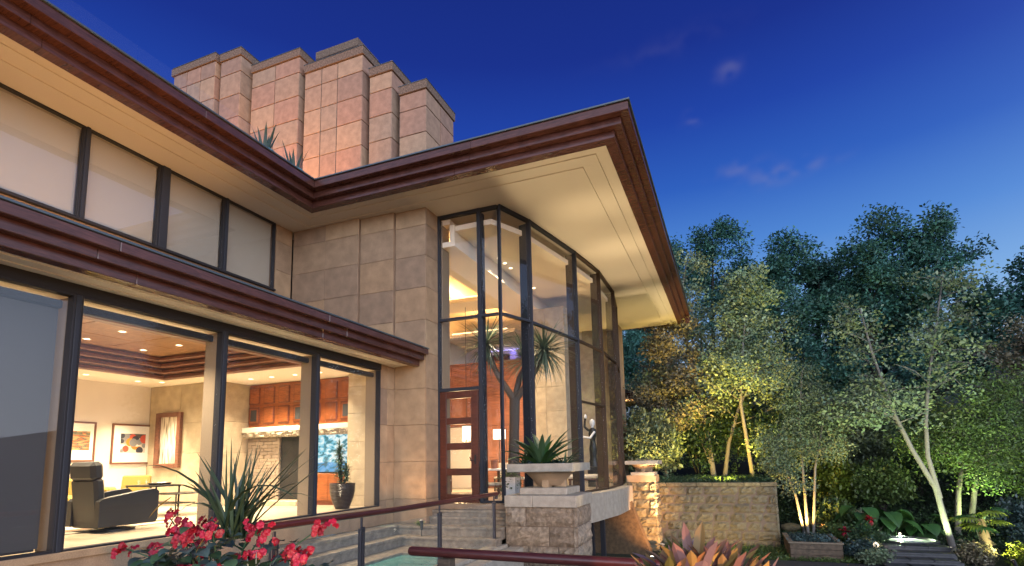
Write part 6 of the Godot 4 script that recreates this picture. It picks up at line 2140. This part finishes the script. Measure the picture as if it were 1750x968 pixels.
func make_lamps() -> void:
	# living room
	var n := 0
	for x in [-12.0, -11.26, -10.47, -9.67]:
		downlight(Vector3(x, 3.398, -11.05), 2.2, "downlight over the red cabinets, %s along the row" % ["first", "second", "third", "fourth"][n])
		n += 1
	downlight(Vector3(-14.83, 3.398, -9.91), 5.0, "downlight in the pale ceiling border above the framed prints", 40.0)
	downlight(Vector3(-14.8, 3.398, -8.6), 5.0, "downlight above the framed landscape print", 40.0)
	downlight(Vector3(-14.5, 3.398, -10.35), 4.0, "downlight above the tall shimmering wall panel", 30.0)
	var k := 0
	for p in [Vector2(-12.9, -8.7), Vector2(-12.8, -7.4), Vector2(-11.7, -8.7), Vector2(-11.5, -7.3), Vector2(-12.2, -4.6), Vector2(-10.4, -5.6)]:
		downlight(Vector3(p.x, 3.857, p.y), 5.0, "downlight in the wooden ceiling tray, %s" % ["above the dark table", "above the sofa", "nearest the cabinets", "in the middle of the tray", "far back in the tray", "nearest the recliner"][k], 70.0)
		k += 1
	downlight(Vector3(-8.7, 3.398, -9.6), 3.0, "downlight beside the window above the ribbed pot", 60.0)
	downlight(Vector3(-8.7, 3.398, -6.0), 3.0, "downlight beside the window above the recliner", 60.0)
	# bay room
	k = 0
	for z in [-15.4, -15.9, -16.4, -18.3, -18.75, -22.6, -24.8]:
		downlight(Vector3(-6.45, 7.448, z), 4.2, "downlight in the high bay ceiling, %s" % ["first of the near three", "second of the near three", "third of the near three", "first of the middle pair", "second of the middle pair", "nearer of the two by the far panes", "farthest by the last panes"][k], 42.0)
		k += 1
	for q in [[Vector3(-7.9, 7.22, -15.6), Vector2(0.12, 4.4), "warm cove light hidden above the dropped ceiling ring"], [Vector3(-9.8, 7.22, -18.1), Vector2(2.6, 0.12), "warm cove light hidden above the near cross beam"], [Vector3(-9.8, 6.62, -21.05), Vector2(2.6, 0.12), "warm cove light hidden above the far cross beam"]]:
		var s: Vector2 = q[1]
		var o := sbox("cove_light", q[0] - Vector3(s.x, 0.06, s.y) * 0.5, q[0] + Vector3(s.x, 0.06, s.y) * 0.5, glow(Color(1.0, 0.72, 0.38), 2.5))
		tag(o, q[2], "cove light")
		area_light(o, Vector3(0, 0.05, 0), s if s.x > s.y else Vector2(s.y, s.x), Color(1.0, 0.76, 0.46), 11.0, Vector3(0, 1, 0))
	# garden and facade
	floodlight("facade_floodlight", "floodlight on the terrace aimed at the stone facade", Vector3(4.6, -0.3, 2.0), Vector3(-12.5, 4.4, -14.0), WARM, 85.0, 38.0, 0.12)
	floodlight("chimney_floodlight", "roof floodlight washing the stepped chimney", Vector3(-13.2, 8.75, -11.4), Vector3(-1.0, 3.5, -3.3), AMBER, 30.0, 62.0, 0.12)
	floodlight("chimney_floodlight", "second roof floodlight washing the left part of the chimney", Vector3(-16.5, 8.75, -10.9), Vector3(0.0, 3.5, -3.2), AMBER, 30.0, 62.0, 0.12)
	k = 0
	for z in [-12.2, -15.6, -18.8, -21.4]:  # added lights that brighten the long soffit from below, not garden fittings
		floodlight("added_eave_light", "added upward fill light on the lawn under the long eave, %s" % ["first from the near pillar", "second from the near pillar", "third from the near pillar", "farthest, tilted to the eave end"][k], Vector3(-2.6, -2.2, z), Vector3(-0.25, 10.0, -3.2 if z < -21.0 else 0.0), EAVE, 56.0 if z > -13.0 else 74.0, 17.0 if z > -21.0 else 19.0, 0.12, 0.9)
		k += 1
	floodlight("pillar_floodlight", "ground light in front of the orange lit pillar", Vector3(-1.3, -2.2, -19.6), Vector3(-2.0, 1.2, -2.6), WARM, 46.0, 30.0, 0.08)
	floodlight("garden_uplight", "small bright uplight at the foot of the leaning birch", Vector3(-0.4, 0.12, -24.55), Vector3(0.3, 3.2, -5.2), Color(1.0, 0.84, 0.36), 90.0, 52.0, 0.07)
	floodlight("garden_uplight", "uplight behind the fan shaped birch", Vector3(2.5, -1.9, -25.2), Vector3(0.3, 2.2, -1.6), Color(1.0, 0.80, 0.42), 22.0, 58.0, 0.07)
	floodlight("garden_uplight", "strong white uplight at the foot of the white stemmed birch", Vector3(6.75, -2.25, -23.3), Vector3(0.1, 2.6, -0.75), Color(0.88, 1.0, 0.72), 16.0, 50.0, 0.07)
	floodlight("garden_uplight", "uplight low in the yellow lit bush", Vector3(4.4, -1.85, -27.6), Vector3(0.1, 1.8, -1.0), Color(1.0, 0.74, 0.26), 42.0, 60.0, 0.07)
	floodlight("garden_uplight", "uplight at the foot of the fresh green tree", Vector3(8.6, -2.2, -26.2), Vector3(0.5, 2.6, -0.9), Color(0.9, 1.0, 0.6), 24.0, 58.0, 0.07)
	floodlight("garden_uplight", "uplight under the olive bush beside the second pillar", Vector3(-3.3, 0.1, -25.6), Vector3(-0.2, 2.4, -1.3), Color(1.0, 0.82, 0.45), 22.0, 58.0, 0.07)
	floodlight("garden_uplight", "uplight before the block wall", Vector3(-0.6, -2.3, -21.8), Vector3(0.1, 1.4, -1.9), Color(1.0, 0.84, 0.50), 4.0, 70.0, 0.07)
	floodlight("garden_uplight", "amber uplight on the slope behind the planter box", Vector3(3.6, -2.0, -26.6), Vector3(0.2, 1.2, -1.4), AMBER, 26.0, 65.0, 0.07)
	floodlight("garden_uplight", "uplight among the elephant ear leaves", Vector3(5.6, -2.2, -23.9), Vector3(0.0, 1.2, -1.2), Color(0.9, 1.0, 0.6), 22.0, 65.0, 0.07)
	floodlight("garden_uplight", "uplight in front of the fan palm", Vector3(7.6, -2.25, -21.0), Vector3(-0.1, 1.3, -1.0), Color(1.0, 0.95, 0.6), 10.0, 60.0, 0.07)
	floodlight("added_roof_light", "small added fill light on the lower roof below the long eave, nearer the viewer", Vector3(-8.9, 4.22, -4.0), Vector3(-1.7, 3.7, 0.2), WARM, 7.5, 66.0, 0.07)  # both added to warm the upper soffit, not fittings of the house
	floodlight("added_roof_light", "small added fill light on the lower roof below the long eave, nearer the corner", Vector3(-8.9, 4.22, -7.2), Vector3(-1.7, 3.7, 0.9), WARM, 7.5, 52.0, 0.07)
	floodlight("fountain_light", "white light on the rim of the bubbling basin", Vector3(5.6, -1.9, -24.5), Vector3(0.0, -0.5, 1.0), Color(0.9, 1.0, 0.8), 14.0, 60.0, 0.06)
	floodlight("step_light", "small light beside the steps shining up the stone pier", Vector3(-6.75, -0.33, -11.2), Vector3(-0.9, 2.4, -0.95), WARM, 2.6, 50.0, 0.05)
	floodlight("eave_lamp", "small lamp under the eave of the far pavilion", Vector3(-5.9, 3.9, -33.2), Vector3(0.1, 1.0, 0.2), WARM, 3.0, 75.0, 0.06)
	floodlight("added_garden_wash", "added broad neutral fill light on the lawn washing the birches", Vector3(0.3, -2.2, -19.2), Vector3(-0.2, 9.0, -7.0), Color(1.0, 0.93, 0.68), 60.0, 34.0, 0.1, 0.9)  # this and the next are added hidden lights that brighten the trees
	floodlight("added_garden_wash", "added broad neutral fill light beside the path washing the white stemmed birch", Vector3(5.2, -2.2, -18.6), Vector3(1.0, 7.0, -8.0), Color(0.98, 1.0, 0.76), 62.0, 38.0, 0.1, 0.9)
	# small globe light left of the slate steps
	var t := thing("path_light", "small glowing globe light left of the slate steps", "garden light", Vector3(4.25, -1.95, -21.6))
	var g := G.new()
	g.lathe([Vector2(0.0, -0.09), Vector2(0.06, -0.06), Vector2(0.085, 0.0), Vector2(0.06, 0.06), Vector2(0.0, 0.09)], 14)
	gput("lamp_globe", g, glow(Color(1.0, 0.85, 0.6), 4.0), t)
	g = G.new()
	g.tube([Vector3(0, -0.6, 0), Vector3(0, -0.08, 0)], [0.015, 0.015], 6)
	gput("stake", g, M.iron, t)
	omni(t, Vector3(0, 0, 0), Color(1.0, 0.8, 0.5), 0.9, 0.06)
